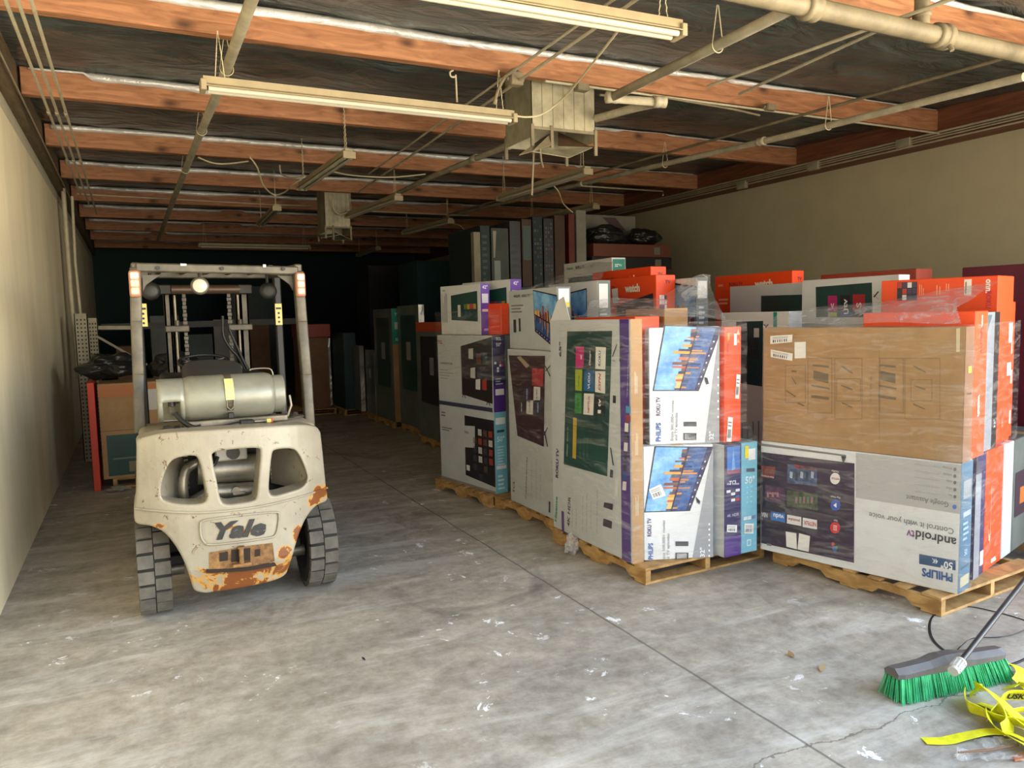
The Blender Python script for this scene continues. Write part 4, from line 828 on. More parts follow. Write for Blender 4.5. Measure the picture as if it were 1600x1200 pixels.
# the tall 65 inch carton standing on end
c = Carton('television_carton', 'tall 65 inch grey carton standing on end, green screen print, purple edge strip', (2.80, 3.955), 0, 1.03, .088, PH, 1.685, m_grey, group=DG)
F = c.W
F.rect(.885, .0, .985, 1, m_pur, 0)
F.ppoly([X4(196, 580), X4(492, 577), X5(452, 432), X5(170, 352)], m_scr, 1)
def tile(q, col, t=None, tc=(240, 240, 240), h=.02, rotpts=None, it=0): 
    F.ppoly(q, K(*col), 2)
    if t: F.ptext(t, rotpts[0], rotpts[1], h, K(*tc), 3, 1.0, it)
tile([X4(252, 822), X4(303, 820), X4(308, 680), X4(254, 680)], (196, 40, 120)); 
F.ptext('<', X4(290, 765), X4(290, 735), .03, K(235, 235, 235), 3)
tile([X4(250, 968), X4(293, 972), X4(296, 832), X4(250, 830)], (160, 176, 40), 'sling', (90, 110, 30), .016, (X4(272, 940), X4(272, 870)))
tile([X4(246, 1115), X4(290, 1122), X4(293, 988), X4(248, 985)], (60, 140, 70), 'hulu', (30, 90, 50), .018, (X4(268, 1090), X4(268, 1020)))
tile([X4(308, 820), X4(372, 825), X4(374, 690), X4(310, 690)], (26, 44, 60), 'Disney+', (235, 240, 245), .02, (X4(345, 805), X4(348, 705)), .3)
tile([X4(305, 970), X4(372, 978), X4(375, 840), X4(310, 838)], (36, 96, 150), 'VUDU', (240, 244, 248), .026, (X4(340, 960), X4(342, 855)))
tile([X4(303, 1125), X4(368, 1132), X4(374, 990), X4(308, 988)], (226, 224, 218), 'NETFLIX', (190, 40, 40), .022, (X4(337, 1115), X4(341, 1003)))
tile([X4(382, 826), X4(448, 832), X4(452, 685), X4(385, 682)], (230, 230, 226), 'ROKU', (60, 50, 70), .026, (X4(410, 808), X4(412, 708)))
tile([X4(380, 978), X4(446, 990), X4(448, 842), X4(382, 842)], (230, 228, 224), 'ESPN', (180, 40, 40), .026, (X4(410, 970), X4(412, 855)), .2)
tile([X4(378, 1130), X4(445, 1142), X4(448, 1000), X4(380, 995)], (20, 30, 36), 'tv', (240, 240, 240), .034, (X4(408, 1075), X4(410, 1025)))
F.ppoly([X4(398, 1118), X4(418, 1120), X4(420, 1098), X4(400, 1096)], K(235, 235, 235), 3)
F.ppoly([X5(228, 312), X5(250, 318), X5(256, 55), X5(232, 50)], K(190, 160, 52), 2)
F.ptext('HISENSE   ROKU TV', X5(192, 300), X5(198, 110), .010, K(190, 220, 215), bold=.6)
for xx in (275, 300, 322): F.ptext('iiiiii iii iiii', X5(xx, 316), X5(xx + 2, 165 + (xx % 50)), .006, K(120, 170, 160), bold=0)
F.ptext('65"', X4(150, 748), X4(152, 650), .030, K(50, 48, 56), bold=1.4)
F.ptext('Hisense', X5(118, 722), X5(124, 560), .030, K(84, 148, 120), bold=1.6); F.ptext('ROKU TV', X5(126, 440), X5(132, 252), .036, K(66, 44, 84), bold=1.8)
F.rect(*F.px(*X5(158, 800)), *F.px(*X5(172, 660)), K(92, 68, 130), 1); F.ptext('4K HDR', X5(200, 755), X5(208, 560), .036, K(66, 60, 76), bold=1.)
for xx, y0, y1 in ((224, 760, 640), (250, 770, 640), (292, 780, 560), (318, 790, 540), (345, 770, 590), (385, 800, 520)): F.ptext('iii iiiii iii iiii iiiii', X5(xx, y0), X5(xx + 3, y1), .009, K(104, 102, 104), bold=.3)
for q in ([X5(428, 630), X5(486, 650), X5(490, 610), X5(432, 598)], [X5(424, 750), X5(480, 770), X5(484, 722), X5(428, 703)], [X5(468, 436), X5(488, 442), X5(490, 392), X5(472, 386)]): F.ppoly(q, K(58, 56, 64), 2)
F.ppoly([X5(500, 560), X5(518, 566), X5(524, 455), X5(506, 450)], K(214, 212, 206), 2)
for a, b_ in ((X4(520, 665), X4(492, 745)), (X5(470, 245), X5(488, 360)), (X4(490, 770), X4(510, 778))):
    F.ppoly([a, (a[0] + 1.6, a[1]), (b_[0] + 1.6, b_[1]), b_], K(40, 40, 44), 2)
F.ppoly([X4(541, 700), X4(557, 702), X4(559, 658), X4(544, 656)], K(40, 40, 48), 2); F.ppoly([X4(540, 775), X4(556, 777), X4(558, 742), X4(542, 740)], K(60, 60, 66), 2); F.ppoly([X4(496, 1050), X4(516, 1053), X4(518, 1005), X4(498, 1000)], K(34, 34, 40), 2)
F.ptext('Your favorites. all streaming channels', X4(590, 1015), X4(600, 730), .010, K(200, 190, 220), bold=.4)
for y0, col in ((1070, (60, 150, 200)), (1130, (150, 40, 50))): F.ppoly([X4(582, y0 + 45), X4(612, y0 + 48), X4(613, y0 + 5), X4(584, y0)], K(*col), 2)
for k, col in enumerate(((226, 222, 220), (34, 32, 44), (224, 222, 220), (40, 40, 56), (36, 40, 60), (40, 80, 140), (222, 214, 214))): y0 = 85 + k * 63; F.ppoly([X5(564 - k * 2.4, y0 + 56), X5(588 - k * 2.4, y0 + 60), X5(590 - k * 2.2, y0 + 4), X5(566 - k * 2.2, y0)], K(*col), 2)
c.S.rect(0, 0, 1, 1, m_kraft, 0)
for k in range(3): c.S.lines(.3, .2 + k * .25, .6, .3 + k * .25, 3, K(206, 190, 160), True)
lid = MB(); pz = 1.685 - PH; lid.add([(-.044, .50, pz), (-.044, .22, pz), (-.01, .36, pz + .17), (-.02, .44, pz + .14)], [(0, 1, 2, 3)], m_white); c.kids.append(('open_flap', lid, 'white flap sticking up'))
o = c.done(); o.children[-1].modifiers.new('s', 'SOLIDIFY').thickness = .004
c = Carton('television_carton', 'orange carton standing on end, narrow side right of the upper skyline print', (3.425, 3.80), math.radians(-4), .62, .135, .864, 1.62, m_or, group=DG)
F = c.S; F.ptext('onn.', X4(1258, 590), X4(1258, 642), .022, K(250, 190, 60), bold=1.2); F.rect(.55, .84, .72, .94, K(240, 235, 225), 1)
F.ptext('ROKU TV', X4(1253, 660), X4(1246, 790), .016, K(150, 60, 60), bold=.4)
for q in ([X4(1296, 1020), X4(1322, 1024), X4(1332, 865), X4(1306, 862)],): c.sticker(F, q)
c.sticker(F, [X5(1218, 205), X5(1250, 208), X5(1260, 50), X5(1228, 46)]); F.poly([(.7, .93), (.9, .93), (.8, .98)], K(250, 180, 140), 1); F.poly([(.7, .86), (.9, .86), (.8, .90)], K(250, 150, 110), 1); c.done()
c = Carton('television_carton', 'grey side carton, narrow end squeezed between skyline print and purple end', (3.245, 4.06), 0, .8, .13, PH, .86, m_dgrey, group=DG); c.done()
c = Carton('television_carton', 'dark purple narrow end with small channel tiles, lower right of the corner stack', (3.39, 3.76), 0, .95, .146, PH, .858, m_navy, group=DG)
F = c.S; F.rect(.15, .74, .9, .98, K(70, 120, 190), 1); F.poly([(.4, .76), (.62, .78), (.5, .97)], K(120, 160, 210), 2); F.rect(.15, .74, .9, .77, K(150, 60, 80), 2); F.ptext('iii iiiiii', X5(1222, 480), X5(1300, 478), .012, K(200, 200, 220)); F.tiles(.1, .49, .9, .60, 3, 4, [(220, 218, 224), (180, 60, 70), (220, 218, 224), (60, 90, 150), None]); F.text('4K HDR', .5, .37, .02, K(180, 180, 205), bold=.3); F.text('TCL', .5, .66, .026, K(220, 220, 230)); F.rect(.02, 0, .98, .18, m_pur, 0)
c.sticker(F, [X5(1220, 790), X5(1285, 793), X5(1286, 745), X5(1222, 743)]); c.W.rect(0, .0, 1, 1, m_grey); c.done()
c = Carton('television_carton', 'light blue narrow end marked 50, at the right of the corner stack', (3.54, 3.765), 0, .95, .142, PH, .856, m_aqua, group=DG)
F = c.S; F.rect(.2, .86, .42, .97, K(230, 210, 40), 2); F.rect(.42, .84, .85, .94, K(226, 228, 226), 2); F.ppoly([X5(1348, 402), X5(1402, 400), X5(1402, 378), X5(1348, 380)], K(60, 80, 96), 2); F.ptext('50"', X5(1340, 455), X5(1400, 452), .046, K(210, 232, 238), bold=1.2)
for k in range(4): F.text('o', .35, .60 - k * .045, .014, K(220, 238, 242)); F.text('iiiii', .6, .60 - k * .045, .01, K(220, 238, 242), bold=.4)
F.tiles(.12, .30, .88, .335, 3, 1, [(225, 230, 235), (100, 130, 170)]); F.rect(.35, .06, .6, .12, K(210, 232, 238), 1); F.rect(.4, .07, .55, .11, m_aqua, 2); c.sticker(F, [X5(1332, 800), X5(1392, 800), X5(1394, 735), X5(1334, 735)]); c.done()
c = Carton('television_carton', 'plain kraft carton hidden low inside the corner stack', (2.93, 4.13), 0, .8, .28, PH, .862, m_kraft, group=DG); c.done()
c = Carton('television_carton', 'orange carton in the middle of the corner stack under sagging film', (2.96, 4.13), 0, .74, .2, .864, 1.70, m_or, group=DG); c.done()
c = Carton('plain_carton', 'small tan carton top poking up under film behind the upper skyline print', (3.20, 4.13), 0, .45, .2, .864, 1.75, m_kraft, group=DG); c.done()
# behind the corner: the tall grey carton and what lies on it
c = Carton('television_carton', 'tall grey carton with maroon screen print, left of the 65 inch carton', (2.9, 5.15), 0, .77, .13, PH, 1.44, m_grey, group=DG)
F = c.W; F.ppoly([X3(338, 438), X3(480, 440), X3(475, 795), X3(372, 752)], m_maroon, 1)
F.ppoly([X3(430, 555), X3(472, 560), X3(474, 490), X3(430, 488)], K(176, 40, 56), 2)
for (x_, y_, t_, bc, tcx) in ((410, 590, 'VUDU', (50, 50, 80), (220, 220, 230)), (448, 588, 'ROKU', (214, 210, 208), (60, 50, 70)), (420, 640, 'hulu', (214, 210, 208), (90, 130, 100)), (388, 640, 'tv', (60, 50, 60), (220, 220, 220)), (452, 640, 'max', (40, 50, 80), (200, 200, 210))):
    F.ppoly([X3(x_ - 13, y_ + 26), X3(x_ + 13, y_ + 30), X3(x_ + 14, y_ - 26), X3(x_ - 12, y_ - 28)], K(*bc), 2); F.ptext(t_, X3(x_, y_ + 20), X3(x_, y_ - 20), .020, K(*tcx), 3)
F.ppoly([X3(370, 445), X3(384, 440), X3(420, 478), X3(408, 488)], K(170, 150, 120), 3)
F.ptext('TCL', X3(358, 975), X3(358, 925), .036, K(120, 60, 66), bold=1.5); F.ptext('STUNNING PICTURE', X3(405, 1000), X3(410, 835), .020, K(90, 84, 88), bold=.8)
for xx, y1_ in ((428, 860), (446, 850), (462, 880)): F.ptext('iiii iiiii iiiii iii', X3(xx, 1000), X3(xx, y1_), .010, K(120, 118, 118), bold=.2)
for a, b_ in ((X3(478, 478), X3(498, 520)), (X3(498, 478), X3(480, 500)), (X3(476, 735), X3(488, 795)), (X3(488, 720), X3(474, 750))): F.ppoly([a, (a[0] + 1.6, a[1]), (b_[0] + 1.6, b_[1]), b_], K(44, 42, 46), 2)
F.ppoly([X3(494, 1050), X3(500, 1053), X3(501, 1010), X3(495, 1008)], K(50, 40, 60), 2); c.done()
c = Carton('television_carton', 'grey carton with bright skyline print lying on the tall maroon screen carton', (2.95, 5.13), 0, .84, .12, 1.442, 1.94, m_grey, group=DG)
F = c.W; F.ptext('PHILIPS', X3(358, 208), X3(382, 206), .022, K(84, 96, 116), bold=1.2); F.ptext('ROKU TV', X3(390, 206), X3(420, 204), .022, K(90, 70, 96), bold=1); F.lines(.06, .62, .40, .78, 3, K(130, 130, 130)); F.rect(.1, .28, .16, .5, K(60, 60, 66), 2); F.rect(.22, .3, .26, .52, K(60, 60, 66), 2)
q = [F.px(*X3(440, 345)), F.px(*X3(560, 425)), F.px(*X3(560, 200)), F.px(*X3(432, 182))]; q = [(min(max(a, .0), 1), min(max(b, 0), 1)) for a, b in q]; pic(F, *q)
F = c.S; F.rect(0, 0, 1, 1, m_dgrey, 0); F.rect(.1, .75, .9, .97, K(228, 228, 222), 1); F.rect(.1, .68, .9, .76, K(232, 206, 40), 2); F.lines(.2, .1, .8, .6, 9, K(200, 200, 200)); c.done()
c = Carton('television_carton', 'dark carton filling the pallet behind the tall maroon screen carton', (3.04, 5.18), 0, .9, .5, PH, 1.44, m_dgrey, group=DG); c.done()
c = Carton('television_carton', 'brown carton low beside the pallet middle under the orange watch cartons', (3.56, 5.16), 0, .98, .5, PH, 1.44, m_kraft, group=DG); c.done()
c = Carton('television_carton', 'blue and white print carton under film left of the front orange watch carton', (3.34, 5.16), 0, .8, .12, 1.442, 1.99, m_white, group=DG)
F = c.W; pic(F, (.05, .05), (.8, .02), (.8, .9), (.05, .8)); F = c.S; F.rect(0, 0, 1, 1, m_dgrey); F.rect(.1, .6, .8, .95, K(225, 225, 220), 1); F.lines(.15, .1, .8, .55, 8, K(190, 190, 200)); c.done()
def watch(corner, yaw, L, T, z0, z1, label, scr=True):
    c = Carton('television_carton', label, corner, yaw, L, T, z0, z1, m_or, group=DG); F = c.W; H = z1 - z0
    F.text('onn.', .09, 1 - .085 / H, .030, K(250, 200, 160), bold=1.4); F.text('ROKU TV', .30, 1 - .083 / H, .030, K(110, 40, 60), bold=1.); F.text('watch', .66, 1 - .095 / H, .062, K(246, 236, 220), bold=2.4)
    F.poly([(.38, .02), (.99, .02), (.96, 1 - .15 / H), (.42, 1 - .24 / H)], K(38, 40, 42), 1); F.text('TV', .52, 1 - .30 / H, .02, K(200, 200, 200), layer=3)
    F.lines(.06, 1 - .27 / H, .2, 1 - .2 / H, 2, K(250, 200, 170))
    F = c.S; F.tiles(.15, .45, .55, .72, 3, 4, [(230, 230, 230), (40, 40, 60), (90, 60, 120), (230, 230, 230)]); F.text('TV', .6, .9, .03, K(110, 40, 60), bold=1.); F.rect(.1, .1, .55, .2, K(40, 40, 44), 1)
    return c
w1 = watch((3.907, 5.15), 0, .98, .2, 1.442, 2.036, 'front orange watch carton on top of the middle stack'); w1.sticker(w1.W, [X4(500, 398), X4(535, 395), X4(530, 295), X4(490, 303)], 'white torn label', bars=False); w1.done()
watch((4.115, 5.50), 0, .95, .17, 1.442, 2.13, 'second orange watch carton just behind and above the front one').done()
c = Carton('television_carton', 'stack of cartons filling below the second watch carton', (4.09, 5.2), 0, 1.25, .34, PH, 1.44, m_kraft, group=DG); c.label = 'brown carton mostly hidden below the second orange watch carton'; c.done()
c = Carton('television_carton', 'white carton with green end on top behind the orange watch cartons', (4.35, 6.45), 0, .95, .165, 1.502, 2.285, m_white, group=DG)
F = c.W; F.text('Hisense', .14, .93, .03, K(90, 150, 120), bold=1.); F.text('ROKU TV', .36, .93, .03, K(80, 50, 90), bold=1.); F.text('iii', .6, .93, .03, K(120, 120, 120), bold=.4); F.rect(.1, .05, .9, .8, m_scr, 1); F = c.S; F.rect(.05, 0, .95, .98, K(20, 130, 112), 0); F.text('32"', .35, .9, .028, K(230, 240, 240)); F.rect(.2, .55, .8, .72, K(190, 190, 60), 1); F.text('TV', .6, .9, .02, K(230, 240, 240)); c.done()
c = Carton('television_carton', 'dark carton supporting the white green ended carton', (4.30, 6.47), 0, .95, .4, 0, 1.50, m_dgrey, group=DG); c.done()
# left stack: two 50 inch cartons
YT = math.radians(9.55)
c = Carton('television_carton', '50 inch grey carton with light blue end, bottom of the left stack', (2.882, 6.19), YT, .965, .135, PH, .858, m_grey, group=DG)
F = c.W; F.ppoly([X3(165, 672), X3(286, 694), X3(288, 955), X3(170, 905)], m_scrd, 1); F.ppoly([X3(163, 712), X3(206, 715), X3(206, 800), X3(163, 796)], m_grey, 2); F.text('hulu', .52, .70, .03, K(90, 150, 110), layer=3)
F.tiles(.62, .1, .98, .78, 4, 6, [(90, 70, 60), (150, 60, 50), None, (60, 60, 70), None, (190, 190, 190)], 2, .3); F.rect(.5, .2, .56, .27, K(220, 220, 220), 2); F.lines(.04, .66, .3, .72, 2, K(110, 110, 110)); F.lines(.04, .85, .14, .93, 2, K(110, 110, 110)); F.rect(0, 0, 1, .03, K(140, 140, 140), 1)
F = c.S; F.rect(0, 0, 1, 1, m_aqua, 0); F.text('50"', .5, .67, .045, K(215, 235, 240), bold=1.); F.rect(.2, .75, .8, .78, K(50, 70, 90), 1); F.lines(.2, .35, .8, .6, 7, K(190, 220, 228)); F.rect(.1, .3, .9, .34, K(230, 230, 230), 1); F.lines(.2, .05, .8, .25, 4, K(210, 230, 235)); F.rect(.1, .85, .9, .93, K(228, 232, 232), 1); c.done()
c = Carton('television_carton', '50 inch grey carton with purple end, on the blue ended one in the left stack', (2.882, 6.19), YT, .965, .135, .86, 1.552, m_grey, group=DG)
F = c.W; F.ppoly([X3(150, 402), X3(275, 366), X3(275, 628), X3(156, 590)], m_scrd, 1)
for (x_, y_, t_, bc) in ((190, 430, '', (190, 190, 184)), (198, 505, 'ROKU', (200, 200, 196)), (218, 550, 'NOW', (214, 214, 210)), (243, 552, 'hulu', (170, 60, 56)), (225, 505, '', (60, 50, 80)), (245, 500, 'tv', (50, 50, 56)), (220, 450, '', (110, 60, 60)), (245, 445, '', (60, 80, 90))): F.ppoly([X3(x_ - 9, y_ + 20), X3(x_ + 9, y_ + 23), X3(x_ + 9, y_ - 20), X3(x_ - 9, y_ - 17)], K(*bc), 2)
for a, b_ in ((X3(160, 585), X3(156, 602)), (X3(160, 585), X3(168, 605)), (X3(256, 615), X3(250, 632)), (X3(256, 615), X3(264, 635))): F.ppoly([a, (a[0] + 1.2, a[1]), (b_[0] + 1.2, b_[1]), b_], K(44, 42, 46), 2)
F.rect(0, 0, .98, .055, K(56, 56, 84), 1); F.text('TCL', .06, .90, .034, K(160, 90, 96), bold=1.4); F.text('STUNNING PICTURE', .17, .60, .018, K(90, 88, 90), bold=.8); F.lines(.04, .38, .3, .54, 4, K(140, 140, 138), fill=.2)
F = c.S; F.rect(0, 0, 1, 1, m_navy, 0); F.rect(0, 0, 1, .35, m_pur, 1); F.text('TCL', .5, .955, .024, K(225, 225, 235), bold=1.4); F.text('50"', .5, .88, .03, K(215, 215, 230)); F.tiles(.1, .52, .9, .66, 4, 4, [(225, 225, 225), (170, 50, 60), (60, 80, 130), None]); F.rect(.15, .22, .85, .3, K(225, 225, 225), 2); F.lines(.2, .36, .8, .46, 3, K(180, 180, 205)); c.done()
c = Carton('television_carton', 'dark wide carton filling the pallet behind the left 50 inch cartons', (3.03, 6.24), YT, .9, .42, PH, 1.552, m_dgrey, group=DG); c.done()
c = Carton('television_carton', 'kraft carton at the right of the left rear pallet', (3.47, 6.42), YT, .7, .3, PH, 1.552, m_kraft, group=DG); c.done()
def small_tv(corner, yaw, L, T, z0, z1, label):
    c = Carton('television_carton', label, corner, yaw, L, T, z0, z1, m_white, group=DG); F = c.W; F.poly([(.28, .3), (.93, .26), (.93, .86), (.28, .8)], m_scr, 1); F.tiles(.6, .5, .9, .62, 4, 1, [(90, 130, 60), (190, 150, 60), (60, 110, 160), (190, 60, 90)], 2); F.rect(.45, .36, .52, .6, K(210, 210, 206), 2); F.rect(.62, .36, .68, .46, K(40, 80, 130), 2); F.lines(.04, .25, .2, .9, 5, K(130, 130, 126), True, fill=.3); F.text('onn.', .1, .92, .02, K(120, 120, 120))
    F = c.S; F.rect(0, 0, 1, 1, mat('violet_print', (104, 66, 166), .45), 0); F.text('42"', .5, .93, .03, K(225, 220, 240), bold=1.); F.rect(.15, .62, .85, .8, K(228, 226, 232), 1); F.rect(.15, .45, .8, .5, K(226, 210, 226), 1); F.rect(.3, .08, .8, .12, K(190, 170, 220), 1); return c
small_tv((2.905, 6.47), YT, .72, .10, 1.555, 2.03, 'left violet ended white carton on top of the left stack').done()
small_tv((3.13, 6.3), YT, .82, .125, 1.555, 2.06, 'right violet ended white carton on top of the left stack').done()
c = Carton('television_carton', 'small orange carton wrapped between the two violet ended cartons', (3.02, 6.28), YT, .6, .09, 1.555, 1.84, m_or, group=DG); c.done()
# right front stack, rotated a little
YC = math.radians(15.5); exC = Vector((math.cos(YC), math.sin(YC), 0)); eyC = Vector((-math.sin(YC), math.cos(YC), 0)); PC = Vector((4.05, 2.61, 0))
def cor(s_, t_=0): p = PC + exC * s_ + eyC * t_; return (p.x, p.y)
def s_at(u, v=600):       # distance along the end row that lands on a photo column
    r = ray(u, v); k = r[0] / r[1]; return (k * PC.y - PC.x) / (exC.x - k * exC.y)
sA = s_at(1524); sO0, sO1 = s_at(1521), s_at(1541); sG0, sG1 = s_at(1542), s_at(1568); sB0, sB1 = s_at(1569), s_at(1592)
c = Carton('television_carton', '50 inch white carton lying upside down with purple menu print, bottom of the right stack', cor(0), YC, 1.215, sA, PH, .852, m_white, group=DG)
F = c.W
F.ppoly([X7(645, 355), X7(1250, 450), X7(1250, 170), X7(645, 100)], mat('pale_grey_print', (176, 177, 176), .45), 0)
F.ppoly([X7(107, 95), X7(638, 160), X7(635, 725), X7(107, 612)], mat('aubergine_menu', (52, 34, 66), .35, 0, 0, 2.5, 0, col2=(34, 28, 46)), 1)
F.ppoly([X7(107, 60), X7(565, 118), X7(590, 124), X7(590, 112), X7(107, 46)], K(120, 120, 120), 1); F.ppoly([X7(562, 118), X7(592, 122), X7(580, 152), X7(570, 150)], K(40, 40, 44), 2)
for q, col in (([X7(110, 240), X7(180, 246), X7(190, 180), X7(110, 172)], (120, 50, 40)), ([X7(255, 272), X7(425, 288), X7(425, 182), X7(258, 165)], (70, 86, 120)), ([X7(300, 186), X7(424, 205), X7(425, 182), X7(300, 168)], (150, 48, 56)), ([X7(128, 370), X7(240, 395), X7(240, 300), X7(130, 280)], (80, 50, 80)), ([X7(255, 405), X7(428, 428), X7(428, 335), X7(256, 312)], (74, 84, 62))): F.ppoly(q, mat('thumb_%d_%d' % (col[0], col[1]), col, .4, 0, .5, 30), 2)
for k in range(5):
    F.ppoly([X7(140 + k * 14, 350 - (k % 2) * 16), X7(152 + k * 14, 352 - (k % 2) * 16), X7(152 + k * 14, 325), X7(140 + k * 14, 323)], K(170, 110, 110), 3)
    F.ppoly([X7(270 + k * 30, 240 + (k % 2) * 14), X7(285 + k * 30, 246 + (k % 2) * 14), X7(288 + k * 30, 210), X7(272 + k * 30, 205)], K(*[(170, 176, 190), (60, 66, 80)][k % 2]), 3); F.ppoly([X7(300 + k * 22, 385), X7(314 + k * 22, 388), X7(316 + k * 22, 350), X7(302 + k * 22, 348)], K(*[(140, 110, 116), (110, 120, 96)][k % 2]), 3)
def ptile(q, col, t, p0, p1, tcx, h=.03): F.ppoly(q, K(*col), 2); F.ptext(t, p0, p1, h, K(*tcx), 3, 1.)
ptile([X7(162, 480), X7(245, 496), X7(245, 446), X7(163, 432)], (46, 110, 190), 'vudu', X7(238, 467), X7(178, 456), (230, 240, 250))
ptile([X7(254, 500), X7(336, 516), X7(336, 465), X7(255, 450)], (226, 224, 222), 'youtube', X7(330, 488), X7(262, 476), (150, 50, 50), .018)
ptile([X7(343, 520), X7(425, 535), X7(425, 482), X7(344, 467)], (226, 224, 222), 'NETFLIX', X7(420, 508), X7(350, 495), (180, 40, 40), .026)
ptile([X7(108, 462), X7(146, 470), X7(146, 440), X7(108, 432)], (60, 44, 70), 'NBA', X7(144, 456), X7(110, 448), (220, 216, 222), .03)
def pdisc(F, c, rpx, col, layer=2, n=16):
    F.ppoly([(c[0] + rpx[0] * math.cos(2 * PI * k / n), c[1] - rpx[1] * math.sin(2 * PI * k / n)) for k in range(n)][::-1] if False else [(c[0] + rpx[0] * math.cos(2 * PI * k / n), c[1] - rpx[1] * math.sin(2 * PI * k / n)) for k in range(n)], K(*col), layer)
pdisc(F, X7(528, 246), (7.8, 9), (226, 222, 220)); F.ptext('NETFLIX', X7(551, 250), X7(506, 243), .012, K(160, 40, 44), 3)
pdisc(F, X7(530, 397), (7.8, 9), (40, 84, 180)); F.ppoly([X7(518, 397), X7(536, 412), X7(536, 384)], K(235, 235, 240), 3)
pdisc(F, X7(528, 525), (7.8, 9), (204, 44, 50)); F.tiles(*F.px(*X7(517, 540)), *F.px(*X7(540, 512)), 3, 3, [(240, 225, 225)], 3, .4)
for t_, p0, p1 in (('Netflix', X7(548, 208), X7(508, 202)), ('Play Next', X7(558, 356), X7(502, 348)), ('Apps', X7(543, 488), X7(520, 484)), ('Now streaming', X7(180, 240), X7(110, 230))): F.ptext(t_, p0, p1, .012, K(210, 205, 215), 3, .3)
for k, (cx_, cy_, col) in enumerate(((516, 618, (190, 80, 60)), (520, 642, (60, 100, 190)), (534, 640, (60, 130, 90)), (528, 655, (60, 90, 180)))): pdisc(F, X7(cx_, cy_), (2.6, 3), col)
pdisc(F, X7(1206, 407), (3.2, 3.6), (60, 110, 190)); F.ptext('Google Assistant', X7(1172, 396), X7(932, 352), .030, K(110, 110, 114), bold=.4)
for k, (yy, x1_) in enumerate(((190, 1140), (228, 1142), (265, 1160), (305, 1160), (345, 1172))): pdisc(F, X7(1208, yy + 4), (2.4, 2.8), (110, 110, 112)); F.ptext('iiiiii' if k < 2 else 'iiii', X7(1190, yy), X7(x1_, yy - 8), .014, K(128, 128, 130), bold=.2); F.ptext('iiiiiiiiiiiiii', X7(1120, yy - 6), X7(980, yy - 26), .008, K(150, 150, 150), bold=.1)
F.ptext('Control it with your voice', X7(1202, 548), X7(720, 452), .034, K(128, 128, 130), bold=.5)
F.ptext('android', X7(1216, 612), X7(985, 565), .052, K(72, 70, 74), bold=1.); F.ptext('tv', X7(980, 568), X7(934, 560), .052, K(128, 60, 130), bold=.5)
F.ppoly([X7(1005, 730), X7(1212, 768), X7(1212, 712), X7(1005, 674)], K(52, 84, 124), 1); F.ptext('50"', X7(1196, 745), X7(1128, 732), .040, K(235, 238, 242), bold=1); F.ptext('4K', X7(1112, 718), X7(1078, 712), .028, K(220, 228, 236), bold=.6)
F.ptext('PHILIPS', X7(1196, 812), X7(1020, 776), .046, K(40, 84, 150), bold=1.8)
c.sticker(F, [X7(252, 632), X7(312, 648), X7(308, 556), X7(248, 546)], 'left white tag', bars=False); c.sticker(F, [X7(315, 648), X7(378, 662), X7(386, 572), X7(324, 556)], 'right white tag', bars=False)
F.ppoly([X7(140, 625), X7(165, 630), X7(165, 618), X7(140, 612)], K(120, 120, 120), 2)
F = c.S; F.rect(0, 0, 1, 1, mat('slate_blue_side', (70, 104, 128), .45, 0, .15, 4), 0); F.rect(.2, .72, .9, .86, K(130, 136, 140), 1); F.rect(.25, .58, .9, .62, K(150, 160, 190), 1); F.text('50', .55, .30, .035, K(160, 190, 205)); F.lines(.25, .4, .85, .56, 4, K(140, 170, 190)); F.rect(.15, .18, .9, .2, K(50, 80, 100), 1); F.rect(.15, .04, .9, .12, K(170, 160, 130), 1); c.done()
c = Carton('plain_carton', 'large plain brown carton with faint printed diagrams above the upside down carton', cor(0.005), YC, 1.205, s_at(1520) - .005, .854, 1.606, m_kraft, group=DG)
F = c.W; dk = K(128, 100, 66); dk2 = K(112, 92, 66)
def prect(x0, y0, x1, y1, col=dk, wln=1.2):
    for a, b_, c_, d in ((x0, y0, x1, y0 + 3), (x0, y1 - 3, x1, y1), (x0, y0, x0 + 3, y1), (x1 - 3, y0, x1, y1)): F.ppoly([X6(a, d), X6(c_, d), X6(c_, b_), X6(a, b_)], col, 1)
prect(540, 500, 660, 770); prect(672, 500, 808, 800); prect(680, 600, 800, 712); prect(892, 500, 1010, 770); prect(1015, 500, 1190, 800); prect(1045, 605, 1150, 712); prect(430, 535, 530, 720)
for ox in (0, 328):
    for (x0, y0, x1, y1, sh) in ((565, 530, 645, 548, 8), (568, 560, 642, 625, 18), (560, 630, 648, 655, 16), (558, 680, 645, 706, 12)): F.ppoly([X6(x0 + ox, y1 - sh), X6(x1 + ox, y1), X6(x1 + ox, y0 + sh), X6(x0 + ox, y0)], dk2, 1)
for (x0, y0, x1, y1) in ((705, 535, 760, 575), (705, 630, 760, 655), (708, 715, 758, 742), (1060, 535, 1118, 570), (1062, 630, 1118, 655), (1058, 722, 1115, 750), (460, 560, 486, 566), (462, 590, 485, 630), (435, 655, 482, 690), (490, 715, 524, 735)): F.ppoly([X6(x0, y0 + 8), X6(x1, y1 + 4), X6(x1, y1 - 4), X6(x0, y0)], dk2, 1)
F.ppoly([X6(888, 700), X6(891, 900), X6(893, 900), X6(891, 350)], dk, 1); F.ptext('iiii iiiii iiii iii', X6(855, 590), X6(850, 715), .016, dk, bold=.3)
F.ppoly([X6(1268, 470), X6(1285, 470), X6(1288, 352), X6(1268, 356)], K(206, 188, 150), 1)
for q in ([X6(358, 432), X6(466, 422), X6(467, 385), X6(358, 392)], [X6(360, 495), X6(466, 514), X6(468, 478), X6(360, 458)]): c.sticker(F, q)
c.sticker(F, [X6(477, 502), X6(532, 500), X6(532, 420), X6(477, 422)], 'small white square label', bars=False)
